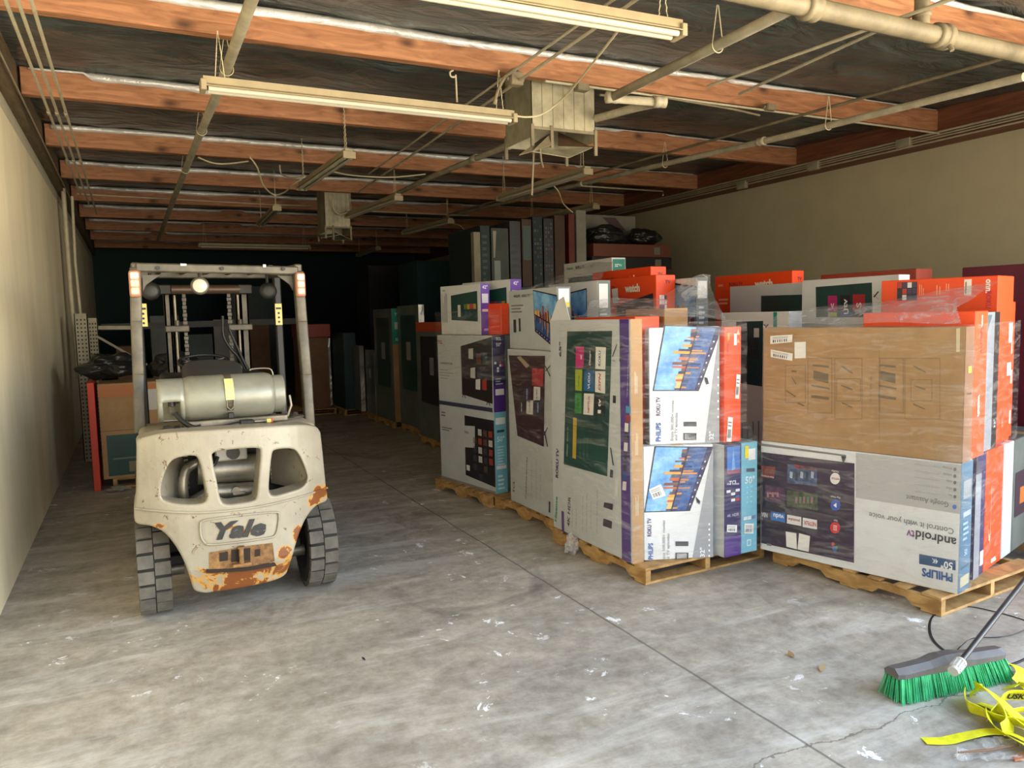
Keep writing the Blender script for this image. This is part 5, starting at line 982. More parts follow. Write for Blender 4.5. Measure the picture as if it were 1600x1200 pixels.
F = c.S; F.rect(0, 0, 1, 1, m_brownd, 0); F.rect(.35, .66, .75, .71, K(214, 160, 40), 2); F.rect(.3, .5, .85, .512, K(60, 30, 20), 1)
c.done()
c = Carton('television_carton', 'orange watch carton on end right behind the plain brown carton', cor(sO0 + .004), YC, .62, sO1 - sO0 - .008, .854, 1.69, m_or, group=DG)
F = c.S; F.text('onn.', .5, .93, .028, K(250, 240, 225), -90, bold=1.6); F.text('ROKU TV', .5, .80, .024, K(150, 40, 70), -90, bold=.8); F.text('watch', .42, .36, .036, K(250, 225, 205), -90, bold=2.); F = c.W; F.rect(.05, .3, .8, .9, K(40, 38, 40), 1); c.done()
c = Carton('television_carton', 'silver grey narrow end marked 32, between two orange ends at the right', cor(sG0 + .004, .03), YC, .5, sG1 - sG0 - .008, .854, 1.68, m_dgrey, group=DG)
F = c.S; F.rect(0, 0, .68, 1, mat('silver_side', (138, 144, 152), .4, 0, .12, 4), 0); F.rect(.68, 0, 1, 1, m_scrd, 0); F.poly([(.0, .82), (.1, .98), (.5, .98), (.12, .8)], K(70, 100, 110), 1); F.text('32"', .85, .18, .03, K(210, 210, 215), 90, bold=.6)
for k in range(12): F.text('o', .3, .08 + k * .05, .012, K(215, 218, 222), bold=.5)
c.done()
c = Carton('television_carton', 'tallest orange carton with channel tiles, upright at the right edge', cor(sB0 + .004, .05), YC, .69, sB1 - sB0 + .01, .854, 1.90, m_or, group=DG)
F = c.W; F.rect(.15, .87, .33, .985, K(40, 40, 48), 1); F.tiles(.15, .87, .33, .985, 4, 3, [(226, 224, 222), (70, 60, 90), (40, 44, 60), (226, 224, 222), (190, 60, 50)], 2); F.lines(.35, .90, .40, .97, 3, K(250, 190, 150), True, fill=.3); F.lines(.5, .90, .55, .96, 2, K(250, 190, 150), True, fill=.3); F.lines(.58, .92, .62, .97, 2, K(250, 190, 150), True, fill=.3); F.rect(.73, .89, .79, .985, K(240, 230, 220), 1); F.rect(.74, .90, .75, .97, K(150, 90, 70), 2); F.text('onn.', .93, .94, .034, K(250, 238, 225), -90, bold=1.6); F.text('ROKU TV', .93, .83, .028, K(170, 50, 80), -90, bold=.6)
F = c.S; F.text('32"', .5, .12, .03, K(250, 170, 140), 90, bold=.5); F.rect(.75, .6, 1, .72, K(225, 222, 216), 1); F.rect(.7, .4, .98, .48, K(214, 206, 200), 1); c.done()
sR = sB1 + .02
c = Carton('television_carton', 'orange ended carton cut by the right edge of the photo', cor(sR, .08), YC, .7, .16, .854, 1.74, m_or, group=DG); F = c.S; F.rect(.1, .4, .8, .5, K(225, 222, 216), 1); F.rect(.1, .62, .7, .7, K(225, 222, 216), 1); F.rect(.1, .1, .8, .2, K(225, 222, 216), 1); c.done()
# lower row of the right stack
lo = [(s_at(1525), s_at(1534), m_brownd, 'dull red narrow end beside the upside down carton, lower right row'), (s_at(1535), s_at(1551), m_navy, 'grey and purple narrow end in the lower right row'), (s_at(1552), s_at(1578), m_or, 'orange narrow end with white onn lettering at its foot, lower right row'), (s_at(1579), s_at(1594), m_grey, 'grey narrow end beside the orange one, lower right row'), (s_at(1595), s_at(1640), m_dgrey, 'dark print carton cut by the right edge, lower row')]
for k, (a, b_, mm, lab) in enumerate(lo):
    c = Carton('television_carton', lab, cor(a + .002, .02 if k != 0 else .05), YC, .6, b_ - a - .004, PH, .85, mm, group=DG); F = c.S
    if k == 1: F.rect(0, 0, .55, .85, mat('silver_side', (138, 144, 152), .4), 1); F.poly([(0, .85), (.55, .85), (0, 1)], K(60, 60, 76), 1); [F.text('o', .8, .08 + q * .11, .012, K(200, 200, 210), bold=.4) for q in range(8)]; F.rect(.62, .08, .95, .2, K(215, 215, 212), 2)
    if k == 2: F.text('onn.', .55, .065, .040, K(248, 236, 226), 0, bold=1.6); F.text('4K', .25, .27, .03, K(248, 220, 200), 90, bold=.8); F.rect(.3, .2, .315, .7, K(250, 170, 130), 1)
    if k == 4: F.rect(.05, .3, .9, .7, K(60, 40, 56), 1); F.rect(.2, .4, .5, .55, K(190, 110, 50), 2); c.W.rect(.05, .2, .9, .9, K(50, 44, 60), 1)
    c.done()
# row behind the brown carton
def onend(corner, yaw, L, T, z0, z1, label, base=m_white): return Carton('television_carton', label, corner, yaw, L, T, z0, z1, base, group=DG)
c = onend((4.83, 3.60), math.radians(2), .84, .12, PH, 1.95, 'white carton on end showing a green screen with pink, black and red tiles')
F = c.W; F.ppoly([X6(580, 152), X6(855, 130), X6(858, 300), X6(582, 300)], m_scr, 1)
for (x0, y0, x1, y1, col, t_, tcx) in ((640, 195, 685, 272, (180, 30, 110), '<', (240, 230, 235)), (700, 192, 748, 270, (24, 26, 30), 'tv', (240, 240, 240)), (762, 188, 822, 268, (170, 30, 40), 'S', (240, 230, 230)), (640, 276, 685, 298, (170, 180, 40), '', (0, 0, 0)), (700, 274, 760, 298, (50, 90, 160), 'U', (240, 240, 240)), (770, 270, 830, 296, (30, 40, 44), '', (0, 0, 0))):
    F.ppoly([X6(x0, y1), X6(x1, y1), X6(x1, y0), X6(x0, y0)], K(*col), 2)
    if t_: F.ptext(t_, X6((x0 + x1) / 2, y1 - 14), X6((x0 + x1) / 2, y0 + 18 if len(t_) > 1 else y1 - 40), .04, K(*tcx), 3)
for a, b_ in ((X6(858, 185), X6(885, 210)), (X6(885, 172), X6(862, 200)), (X6(858, 290), X6(885, 296))): F.ppoly([a, (a[0] + 1.8, a[1] + 1), (b_[0] + 1.8, b_[1] + 1), b_], K(50, 48, 50), 2)
F.ppoly([X6(948, 202), X6(966, 202), X6(966, 178), X6(948, 178)], K(50, 48, 60), 2); F.ptext('iii', X6(958, 245), X6(958, 215), .02, K(80, 80, 80)); c.done()
c = onend((5.0, 4.46), math.radians(2), .98, .13, PH, 1.945, 'dim white carton on end behind, dark green screen top just showing', m_grey); F = c.W; F.ppoly([X6(312, 195), X6(548, 188), X6(548, 400), X6(312, 400)], m_scr, 1); c.done()
cz = 1.35
c = Carton('plain_carton', 'big kraft carton low at the back under the left rear orange watch carton', (5.12, 4.85), 0, 1.05, .34, PH, cz, m_kraft, group=DG); c.done()
watch((5.14, 4.86), 0, .98, .14, cz + .002, 2.06, 'leftmost orange watch carton standing against the right wall view').done()
c = onend((4.18, 3.98), math.radians(1), .68, .13, .72, 1.71, 'white carton on end in the gap between the front stacks, dark screen and teal stripe')
F = c.W; F.ppoly([X6(190, 322), X6(322, 318), X6(318, 640), X6(190, 620)], K(16, 52, 56), 1); F.tiles(*F.px(*X6(245, 505)), *F.px(*X6(305, 350)), 2, 3, [(40, 50, 54), (200, 200, 200), (180, 50, 60), (30, 34, 40)], 2); F.ppoly([X6(372, 400), X6(390, 400), X6(390, 275), X6(372, 275)], K(20, 140, 130), 1)
for a, b_ in ((X6(345, 335), X6(325, 360)), (X6(325, 335), X6(345, 365)), (X6(345, 590), X6(325, 610)), (X6(325, 585), X6(342, 600))): F.ppoly([a, (a[0] + 1.6, a[1]), (b_[0] + 1.6, b_[1]), b_], K(50, 48, 50), 2)
F.lines(.25, .02, .75, .2, 6, K(130, 130, 130), True, fill=.2); c.S.rect(0, 0, 1, 1, m_grey); c.done()
c = Carton('television_carton', 'dark carton below the teal striped one in the gap between stacks', (4.16, 3.97), math.radians(1), .9, .3, PH, .718, m_scrd, group=DG); c.W.rect(.5, .3, .95, .8, m_scr, 1); c.done()
c = Carton('television_carton', 'blue print carton under film between the corner stack and the wall side stacks', (4.12, 4.9), 0, .40, .12, 1.30, 2.0, m_white, group=DG)
pic(c.W, (.0, .02), (1, .15), (1, .9), (0, .98)); c.S.rect(0, 0, 1, 1, m_dgrey); c.S.rect(.1, .76, .9, .96, K(225, 225, 222), 1); c.S.lines(.2, .1, .8, .7, 10, K(190, 190, 196)); c.done()
c = Carton('plain_carton', 'kraft carton under the blue print carton behind the corner stack', (4.10, 4.89), 0, .28, .5, PH, 1.298, m_kraft, group=DG); c.done()
c = Carton('television_carton', 'maroon carton highest at the right edge of the photo', (5.95, 2.98), math.radians(4), .86, .3, PH, 2.02, mat('maroon_carton', (92, 22, 46), .5, 0, .1, 3), group=DG); c.done()
c = Carton('television_carton', 'red carton top showing behind the white carton on end', (5.5, 3.95), math.radians(2), .9, .2, PH, 2.02, mat('brick_red_carton', (150, 62, 44), .5, 0, .1, 3), group=DG); c.done()
# ------------------------------------------------------------------ far cartons along the aisle
GF = 'dim cartons along the far aisle'
def pxc(u0, vb, u1, vt, L, base, label, z0=PH, yaw=0, T=None, end=None, wide=None, group=GF):
    p = fl(u0, vb, z0); q = aY(u1, vb, p.y); T = T or max(.05, q.x - p.x); zt = aY(u0, vt, p.y).z
    c = Carton('television_carton', label, (p.x, p.y), yaw, L, T, z0, zt, base, group=group)
    if end: end(c.S)
    if wide: wide(c.W)
    c.done(); return c
m_shine = foil_mat('wrinkled_clear_wrap', (190, 186, 176), .28, .45)
def scr(F): F.rect(.15, .3, .85, .92, m_scr, 1); F.rect(.4, .55, .6, .7, K(150, 150, 146), 2)
def green_end(F): F.rect(0, .69, 1, 1, K(24, 140, 122), 0); F.text('TV', .5, .95, .04, K(200, 220, 215)); F.rect(.25, .82, .7, .88, K(200, 205, 200), 1); F.rect(0, 0, 1, .69, m_kraft, 0); F.text('32"', .5, .73, .04, K(210, 225, 220))
pxc(618, 660, 633.5, 482, 1.0, m_dgrey, 'dim carton with a bright green label at the top of its narrow end', end=green_end, wide=scr)
pxc(660, 672, 668.5, 476, .98, m_dgrey, 'dim carton with pale shiny narrow end, left of the left stack', end=lambda F: F.rect(0, 0, 1, 1, m_shine, 0), wide=scr)
pxc(697, 694, 716, 503, 1.0, m_dgrey, 'dim carton with an orange band, half hidden by the left stack', wide=lambda F: (F.rect(0, .92, 1, 1, K(190, 70, 36), 1), F.rect(.15, .3, .9, .88, m_scrd, 1), F.rect(.5, .55, .65, .7, K(140, 140, 140), 2)))
pxc(588, 648, 598, 547, .55, m_dgrey, 'dim carton with brightest silvery wrapped end', end=lambda F: F.rect(0, 0, 1, 1, m_shine, 0), wide=scr)
pxc(565, 643, 572, 540, .42, m_dgrey, 'dim carton with thin silvery end, next left of the brightest one', end=lambda F: F.rect(0, 0, 1, 1, m_shine, 0))
pxc(541, 640, 560, 520, .85, m_dteal, 'dark teal carton between two thin silvery ends')
pxc(515, 633, 520, 528, .9, m_dgrey, 'farthest carton with a thin silvery end right of the forklift', end=lambda F: F.rect(0, 0, 1, 1, m_shine, 0))
c = Carton('wrapped_bundle', 'brown wrapped bundle seen just right of the forklift', (2.75, 14.2), 0, .7, .50, PH, 1.42, m_brownd, 'bundle'); c.S.rect(.05, .02, .95, .9, m_shine, 1) if False else None; c.done()
c = Carton('television_carton', 'dull red carton on top of the brown wrapped bundle', (2.72, 14.1), 0, .75, .56, 1.422, 1.66, mat('dull_red_carton', (150, 52, 40), .5), group=GF); c.done()
pallet(2.85, 14.5, 0, .92, 1.0, 'far pallet below the brown wrapped bundle')
def rowbox(x, y, L, T, z0, z1, m_, lab, yaw=0, f=None):
    c = Carton('television_carton', lab, (x, y), yaw, L, T, z0, z1, m_, group=GF)
    if f: f(c)
    c.done(); return c
for k, (yy, xx) in enumerate(((9.5, 3.9), (10.85, 4.07), (11.95, 4.0), (13.0, 4.02), (14.05, 3.75), (15.05, 3.72))): pallet(xx, yy, 0, .78, .94, ['nearest', 'second', 'third', 'fourth', 'fifth', 'farthest'][k] + ' of the dim pallets along the far aisle')
# upper tier of cartons at the right rear, standing on a lower tier
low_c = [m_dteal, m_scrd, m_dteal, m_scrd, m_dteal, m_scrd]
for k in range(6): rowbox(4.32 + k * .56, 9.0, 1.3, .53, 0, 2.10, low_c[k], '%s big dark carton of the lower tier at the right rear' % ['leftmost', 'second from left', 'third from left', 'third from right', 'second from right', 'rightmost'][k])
m_t1 = mat('gloomy_teal_carton', (12, 34, 38), .6, 0, .3, 4); m_t2 = mat('gloomy_grey_carton', (54, 62, 58), .6, 0, .25, 4); m_t3 = mat('gloomy_brown_carton', (66, 42, 26), .6, 0, .25, 4); m_t4 = mat('gloomy_pale_carton', (126, 124, 112), .6, 0, .15, 4); m_t5 = mat('gloomy_red_carton', (96, 34, 26), .6, 0, .2, 4)  # carton colours darkened to stand in for the dimness of the rear
up = [(752, 768, 352, m_t1, 'dark teal'), (769, 797, 356, m_t2, 'dusky grey, pale sticker'), (798, 816, 345, m_scrd, 'near black'), (817, 833, 342, m_t3, 'brown, half dark'), (834, 850, 338, m_t1, 'teal with many tiny tiles'), (851, 867, 341, m_scrd, 'black with tiny tiles'), (868, 885, 336, m_t3, 'umber'), (890, 900, 334, m_t5, 'brick red'), (902, 918, 328, m_t4, 'pale grey')]
for k, (u0, u1, vt, mm, lab) in enumerate(up):
    a = aY(u0, 440, 9.05); b_ = aY(u1 - 1, 440, 9.05); zt = aY(u0, vt, 9.05).z
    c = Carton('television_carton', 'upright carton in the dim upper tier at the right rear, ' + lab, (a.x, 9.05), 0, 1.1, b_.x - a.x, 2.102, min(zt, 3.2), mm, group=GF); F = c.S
    if k in (4, 5): F.tiles(.1, .1, .9, .95, 3, 14, [(74, 84, 80), (30, 62, 62), None, None, None, (84, 54, 36)], 1, .4)
    if k == 1: F.poly([(.1, .95), (.3, .95), (.2, .5), (.12, .5)], K(140, 134, 116), 1); F.rect(.15, .1, .5, .45, K(120, 130, 122), 1)
    if k == 3: F.rect(.1, .4, .9, .9, K(60, 80, 78), 1)
    if k in (0, 2): F.lines(.2, .1, .7, .9, 8, K(26, 60, 60))
    c.done()
c = Carton('television_carton', 'dull red upright carton beside the grey post at the rear', (4.56, 10.9), 0, .25, .12, 2.1, 2.62, m_t5, group=GF); 
c.done()
rowbox(4.52, 10.85, .8, .50, 0, 2.098, m_dteal, 'dark carton under the dull red upright one beside the post')
c = Carton('television_carton', 'white upright carton with faded red lettering behind the black bags', (5.72, 9.62), 0, .12, 1.2, 2.102, 3.18, m_t4, group=GF); c.S.text('iiiiiii', .2, .87, .06, K(170, 70, 60)); c.S.poly([(.5, .97), (.7, .97), (.85, .8), (.7, .8)], K(80, 60, 66), 1); c.done()
for k, (z0, z1, mm, lab) in enumerate(((2.102, 2.36, m_t3, 'lowest flat rusty brown carton under the black bags'), (2.362, 2.52, m_scrd, 'dark flat carton in the middle of the pile under the black bags'), (2.522, 2.70, mat('rust_brown_carton', (106, 56, 34), .55), 'top flat rust coloured carton directly under the black bags'))):
    c = Carton('television_carton', lab, (5.72 + .03 * k, 9.0 + .01 * k), 0, .58, 1.42 - .05 * k, z0, z1, mm, group=GF); c.S.rect(.78, .2, .86, .8, K(110, 110, 100), 1); c.done()
def bag(c, r, label, m_, seed, amp=.35, name='plastic_bag', cat='bag'):
    bm = bmesh.new(); bmesh.ops.create_icosphere(bm, subdivisions=5, radius=1)
    for v in bm.verts:
        p = v.co.copy(); n1 = mnoise.noise(p * 1.5 + Vector((seed, 0, 0))); n2 = abs(mnoise.noise(p * 4 + Vector((0, seed, 0)))); s_ = 1 + amp * n1 - .16 * n2
        v.co = Vector((p.x * r[0] * s_, p.y * r[1] * s_, max(p.z, -.75) * r[2] * s_))
    mn = min(v.co.z for v in bm.verts); b = MB(); b.add([(v.co.x + c[0], v.co.y + c[1], v.co.z - mn + c[2]) for v in bm.verts], [[v.index for v in f.verts] for f in bm.faces], m_, True); bm.free()
    return tag(b.build(name, origin=c), label, cat)
m_bag = mat('black_bag_film', (34, 36, 36), .28)
bag((6.15, 9.3, 2.70), (.34, .22, .16), 'left heap of dark plastic bags on the flat cartons at the right rear', m_bag, 3); bag((6.80, 9.3, 2.70), (.28, .22, .13), 'right heap of dark plastic bags on the flat cartons at the right rear', m_bag, 8)
m = MB(); a = aY(745, 440, 8.9); m.box(a.x - .045, a.x + .045, 8.86, 8.95, 0, aY(745, 363, 8.9).z, mat('grey_timber_post', (128, 122, 100), .7, 0, .15, 5), .004); tag(m.build('rack_post', origin=(a.x, 8.9, 0)), 'grey upright post rising above the left stack in the dim rear', 'post')
# dim goods at the far end, behind the forklift
far = [(-.3, 17.2, .5, 1.3, m_brownd), (.35, 17.5, .55, 1.9, m_dgrey), (1.0, 17.0, .5, 1.5, m_dteal), (1.6, 17.8, .6, 1.8, m_scrd), (2.3, 18.0, .5, 1.7, m_brownd), (2.2, 19.6, 1.0, 2.6, m_dteal), (4.4, 12.4, .9, 2.7, m_dteal), (5.4, 12.0, .9, 2.9, m_scrd), (6.4, 12.2, .9, 3.0, m_dteal), (4.3, 15.0, 1.0, 2.8, m_scrd), (5.4, 15.2, 1.0, 2.7, m_dteal)]
place = ['far left behind the forklift', 'behind the forklift steering wheel', 'behind the right mast rail', 'right of the forklift mast', 'near the aisle end', 'highest at the aisle end', 'deep behind the red upright carton', 'deep behind the upper tier middle', 'deep behind the upper tier right', 'deepest right of the aisle', 'deepest at right']
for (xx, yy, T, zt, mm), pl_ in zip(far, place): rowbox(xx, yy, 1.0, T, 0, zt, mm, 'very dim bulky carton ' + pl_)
# left cartons by the pale wall
p = fl(163, 757, .06); zt = aY(163, 600, p.y).z
pallet(.28, p.y + .52, 0, 1.1, 1.0, 'low pallet by the left wall behind the forklift')
for o_ in [bpy.data.objects[-1]] if False else []: pass
c = Carton('television_carton', 'brown carton with dark green printed panel left of the forklift', (p.x, p.y), 0, .6, .98, PH, zt, m_kraft, group=None)
F = c.S; F.rect(.05, .03, .98, .46, m_scr, 1); F.lines(.1, .2, .5, .24, 1, K(90, 110, 90)); F.rect(.25, .06, .6, .17, K(120, 110, 80), 2); F.rect(0, .86, 1, .98, K(176, 104, 48), 1); F.rect(.0, .5, 1, .51, K(130, 100, 70), 1); F.rect(.45, .7, .6, .92, K(190, 186, 174), 2); c.done()
q = fl(150, 752, .02); c = Carton('television_carton', 'thin red ended carton leaning upright by the left wall', (q.x, p.y - .02), 0, .62, max(.06, p.x - q.x - .03), 0.0, zt + .02, mat('red_orange_end', (206, 64, 36), .5), group=None); c.W.rect(0, 0, 1, 1, m_scrd, 0); c.done()
bag((-.22, p.y + .32, zt + .025), (.27, .24, .14), 'shiny black plastic bag slumped over the cartons by the left wall', m_bag, 5, .5)
bag((.40, p.y + .32, zt), (.25, .2, .16), 'dark plastic bundle behind the shiny bag, left of the forklift', mat('dull_black_film', (30, 32, 32), .5), 15, .4)
bag((-.22, p.y - .14, 0), (.09, .06, .03), 'crumpled scrap of clear wrap on the floor by the red ended carton', mat('milky_scrap', (150, 146, 130), .3), 2, .6, 'plastic_scrap', 'scrap')
# ------------------------------------------------------------------ broom, straps, cords
m_brs = mat('green_bristles', (52, 176, 112), .6, 0, .22, 20)
l0 = fl(1402, 1100, 0); r0 = fl(1578, 1062, 0); l0.z = r0.z = 0; dx = (r0 - l0); Lb = dx.length; ux = dx.normalized(); uy = Vector((-ux.y, ux.x, 0))
br = thing('push_broom', 'push broom with green bristles and black handle lying at lower right', 'broom', (l0 + r0) / 2 + Vector((0, .05, 0)), 0)
O = parent_world(br); OO = (l0 + r0) / 2 + uy * .05
m = MB(); Mh = Matrix((ux, uy, Vector((0, 0, 1)))).transposed().to_4x4(); Mh.translation = OO
hw = Lb / 2 - .015; vs = []; prof = [(-.045, .100), (.05, .100), (.055, .118), (.03, .135), (-.02, .142), (-.048, .122)]
xs = [-hw, -hw + .03, -.12, -.04, .04, .12, hw - .03, hw]; sc_ = [.8, 1, 1, 1.1, 1.1, 1, 1, .8]; hh = [0, .0, .006, .02, .02, .006, 0, 0]
for xx, s2, h2 in zip(xs, sc_, hh): vs += [Mh @ Vector((xx, y * s2, z + (h2 if z > .11 else 0))) for y, z in prof]
n = 6; fs = [(i * n + k, i * n + (k + 1) % n, i * n + n + (k + 1) % n, i * n + n + k) for i in range(len(xs) - 1) for k in range(n)] + [tuple(range(n))[::-1], tuple((len(xs) - 1) * n + k for k in range(n))]
m.add(vs, fs, mat('grey_broom_block', (92, 88, 86), .5, 0, .2, 8)); m.build('broom_head', br)
m = MB(); rnd = random.Random(5)
for i in range(46):
    for j in range(5):
        t = (i + .5) / 46; x = -hw + .005 + (2 * hw - .01) * t; y = -.038 + j * .019; fx = (t - .5) * .05; fy = (j - 2) * .010 - .012
        for q in range(5):
            a = rnd.uniform(-.005, .005); b2 = rnd.uniform(-.005, .005); zb = rnd.uniform(.001, .01)
            p0 = Mh @ Vector((x + a, y + b2, .101)); p1 = Mh @ Vector((x + fx + a * 2.0 + rnd.uniform(-.004, .004), y + fy + b2 * 2 + rnd.uniform(-.004, .004), zb)); m.tube([p0, p1], [.0028, .0022], m_brs, 4, False)
m.build('bristles', br)
H0 = Mh @ Vector((.0, -.0, .14)); tgt = fl(1492, 1042, .165); H0 = Vector((tgt.x, tgt.y, .155))
H1 = aY(1690, 792, 2.42); d = (H1 - H0).normalized()
m = MB(); m.cyl(H0 - d * .02, H0 + d * .065, .022, mat('milky_socket', (190, 188, 180), .4), 20)
for k in range(12):
    a = 2 * PI * k / 12; o1 = d.orthogonal().normalized(); o2 = d.cross(o1); w_ = o1 * math.cos(a) * .022 + o2 * math.sin(a) * .022; m.bar(H0 + w_ + d * .0, H0 + w_ + d * .05, .006, .006, mat('milky_socket', (190, 188, 180)))
m.lathe([(.026, 0), (.026, .012), (.016, .02)], H0 + d * .05, d, mat('milky_socket', (190, 188, 180)), 20); m.build('handle_socket', br)
m = MB(); m.tube([H0 + d * .06, H1], .0125, mat('black_handle', (44, 44, 44), .4, 0, .2, 6), 14); m.build('handle', br)
m_yel = mat('yellow_webbing', (226, 222, 34), .6, 0, .14, 26); m_bw = mat('black_webbing', (36, 34, 38), .6)
def strap(name, pts, W, m_, label, cat, grp=None, width=.05, n=7, ups=None):
    P = spline([fl(u, v, z) for u, v, z in pts], n); N = len(P); wd = []
    for i in range(N):
        t = (P[min(i + 1, N - 1)] - P[max(i - 1, 0)]).normalized(); side = t.cross(Vector((0, 0, 1))); side.normalize(); k = i / (N - 1) * (len(W) - 1); a = W[int(k)] * (1 - (k % 1)) + W[min(int(k) + 1, len(W) - 1)] * (k % 1)
        wd.append(side * math.cos(a) + Vector((0, 0, 1)) * math.sin(a))
    b = MB(); b.ribbon(P, wd, width, m_, .0025)
    for v in range(len(b.v)):
        if b.v[v][2] < .001: b.v[v] = (b.v[v][0], b.v[v][1], .001)
    return tag(b.build(name, origin=P[0]), label, cat, grp)
tow = thing('tow_strap', 'yellow webbing tow strap lying in loose loops at the lower right corner', 'strap', fl(1560, 1110, 0))
def loop(pts, W, width=.066, nm='strap_loop'):
    o = strap(nm, pts, W, m_yel, '', '', None, width); del o['label']; del o['category']; o.parent = tow; o.location = o.location - tow.location; return o
loop([(1443, 1157, .004), (1475, 1157, .004), (1505, 1150, .012), (1540, 1143, .02), (1568, 1143, .016)], [.15, .1, .2, .1], .06, 'strap_tail')
loop([(1568, 1143, .016), (1590, 1150, .02), (1640, 1175, .02)], [.2, .3, .2], .05)
loop([(1523, 1085, .02), (1528, 1072, .05), (1545, 1078, .07), (1570, 1100, .06), (1600, 1128, .04), (1630, 1150, .03)], [1.0, .7, .5, .4, .4], .075)
loop([(1509, 1085, .03), (1513, 1103, .028), (1535, 1112, .028), (1560, 1122, .028), (1590, 1128, .03), (1620, 1140, .03)], [1.5, 1.2, .9, .9, 1.0])
loop([(1545, 1118, .03), (1556, 1106, .05), (1572, 1112, .05), (1578, 1132, .03), (1566, 1142, .02)], [1.3, 1.1, .9, 1.1, 1.3], .06)
loop([(1545, 1116, .03), (1552, 1132, .03), (1570, 1146, .03), (1600, 1162, .03), (1630, 1180, .03)], [1.2, .8, .5, .4], .06)
loop([(1500, 1026, .02), (1525, 1024, .03), (1560, 1032, .03), (1590, 1042, .04), (1600, 1056, .04), (1592, 1070, .02)], [.4, .3, .3, .4, .6], .07)
loop([(1562, 1092, .05), (1575, 1086, .056), (1600, 1086, .056), (1640, 1092, .05)], [1.1, 1.15, 1.15, 1.1], .060, 'printed_strap')
loop([(1530, 1098, .012), (1550, 1105, .012), (1580, 1118, .012), (1620, 1128, .012)], [.3, .2, .3], .06)
loop([(1575, 1075, .02), (1590, 1068, .03), (1610, 1072, .04)], [.6, .6], .07)
loop([(1575, 1112, .03), (1600, 1108, .03), (1640, 1112, .03)], [.9, .9, .9], .05)
a = fl(1573, 1086, .056); b_ = fl(1612, 1087, .056); t = (b_ - a).normalized(); side = t.cross(Vector((0, 0, 1))).normalized(); upv = side * math.cos(1.15) + Vector((0, 0, 1)) * math.sin(1.15)
if upv.z < 0: upv = -upv
nn = t.cross(upv); 
if nn.y > 0: nn = -nn
m = MB(); vs_, fs_, x0_, x1_, y0_, y1_ = text_geo('USKY  W', 2.0, .15); sc2 = .030 / .7
m.add([a + nn * .006 + t * ((v[0] - x0_) * sc2 * .9) + upv * ((v[1] - .35) * sc2) for v in vs_], fs_, K(30, 32, 20)); o = m.build('lettering', tow)
strap('floor_strap', [(1503, 1030, .03), (1478, 1018, .006), (1458, 1000, .004), (1452, 980, .004), (1458, 962, .004), (1480, 952, .004), (1510, 947, .004), (1550, 954, .004), (1600, 968, .004), (1640, 985, .004)], [.3, .2, .5, .3, .2, .3], m_bw, 'black webbing strap curving on the floor in front of the right pallet', 'strap', None, .014)
strap('packing_band', [(1474, 1023, .004), (1490, 1020, .004), (1503, 1008, .008), (1520, 997, .02), (1560, 995, .006), (1585, 990, .004), (1620, 976, .004)], [.4, .8, .5], m_bw, 'thin black band crossing under the broom handle', 'cord', None, .012)
strap('floor_strap', [(1432, 1066, .012), (1427, 1052, .03), (1440, 1046, .03), (1460, 1051, .02), (1480, 1055, .01)], [1.3, 1.2, .9], m_bw, 'short black strap end curled behind the broom head', 'strap', None, .018)
m = MB(); m.tube(spline([fl(1575, 1040, .02), fl(1590, 1035, .03), fl(1610, 1026, .05)], 4), .006, m_blk, 8); tag(m.build('packing_band', origin=fl(1575, 1040, .02)), 'short black cord end at the right edge above the yellow strap', 'cord')
def film_mat(name, lo_, hi_, scale=(1, 1, 6), sc=3.0):
    m = bpy.data.materials.new(name); m.use_nodes = True; n = m.node_tree; n.nodes.clear(); L = n.links.new
    out = n.nodes.new('ShaderNodeOutputMaterial'); tr = n.nodes.new('ShaderNodeBsdfTransparent'); pr = n.nodes.new('ShaderNodeBsdfPrincipled'); mx_ = n.nodes.new('ShaderNodeMixShader')
    pr.inputs['Base Color'].default_value = (.78, .76, .70, 1); pr.inputs['Roughness'].default_value = .18; pr.inputs['Specular IOR Level'].default_value = .8
    t = n.nodes.new('ShaderNodeTexCoord'); mp = n.nodes.new('ShaderNodeMapping'); mp.inputs['Scale'].default_value = scale; no = n.nodes.new('ShaderNodeTexNoise'); no.inputs['Scale'].default_value = sc; no.inputs['Detail'].default_value = 8; no.inputs['Roughness'].default_value = .7; no.inputs['Distortion'].default_value = 1.2
    L(t.outputs['Object'], mp.inputs[0]); L(mp.outputs[0], no.inputs['Vector']); r = n.nodes.new('ShaderNodeMapRange'); r.inputs['From Min'].default_value = .48; r.inputs['From Max'].default_value = .72; r.inputs['To Min'].default_value = lo_; r.inputs['To Max'].default_value = hi_; L(no.outputs[0], r.inputs['Value'])
    bp = n.nodes.new('ShaderNodeBump'); bp.inputs['Strength'].default_value = .7; bp.inputs['Distance'].default_value = .03; L(no.outputs[0], bp.inputs['Height']); L(bp.outputs[0], pr.inputs['Normal'])
    L(r.outputs[0], mx_.inputs[0]); L(tr.outputs[0], mx_.inputs[1]); L(pr.outputs[0], mx_.inputs[2]); L(mx_.outputs[0], out.inputs[0]); return m
m_film = film_mat('stretch_film', .03, .30); m_filmt = film_mat('bunched_stretch_film', .22, .80, (2, 2, 2), 3.5)
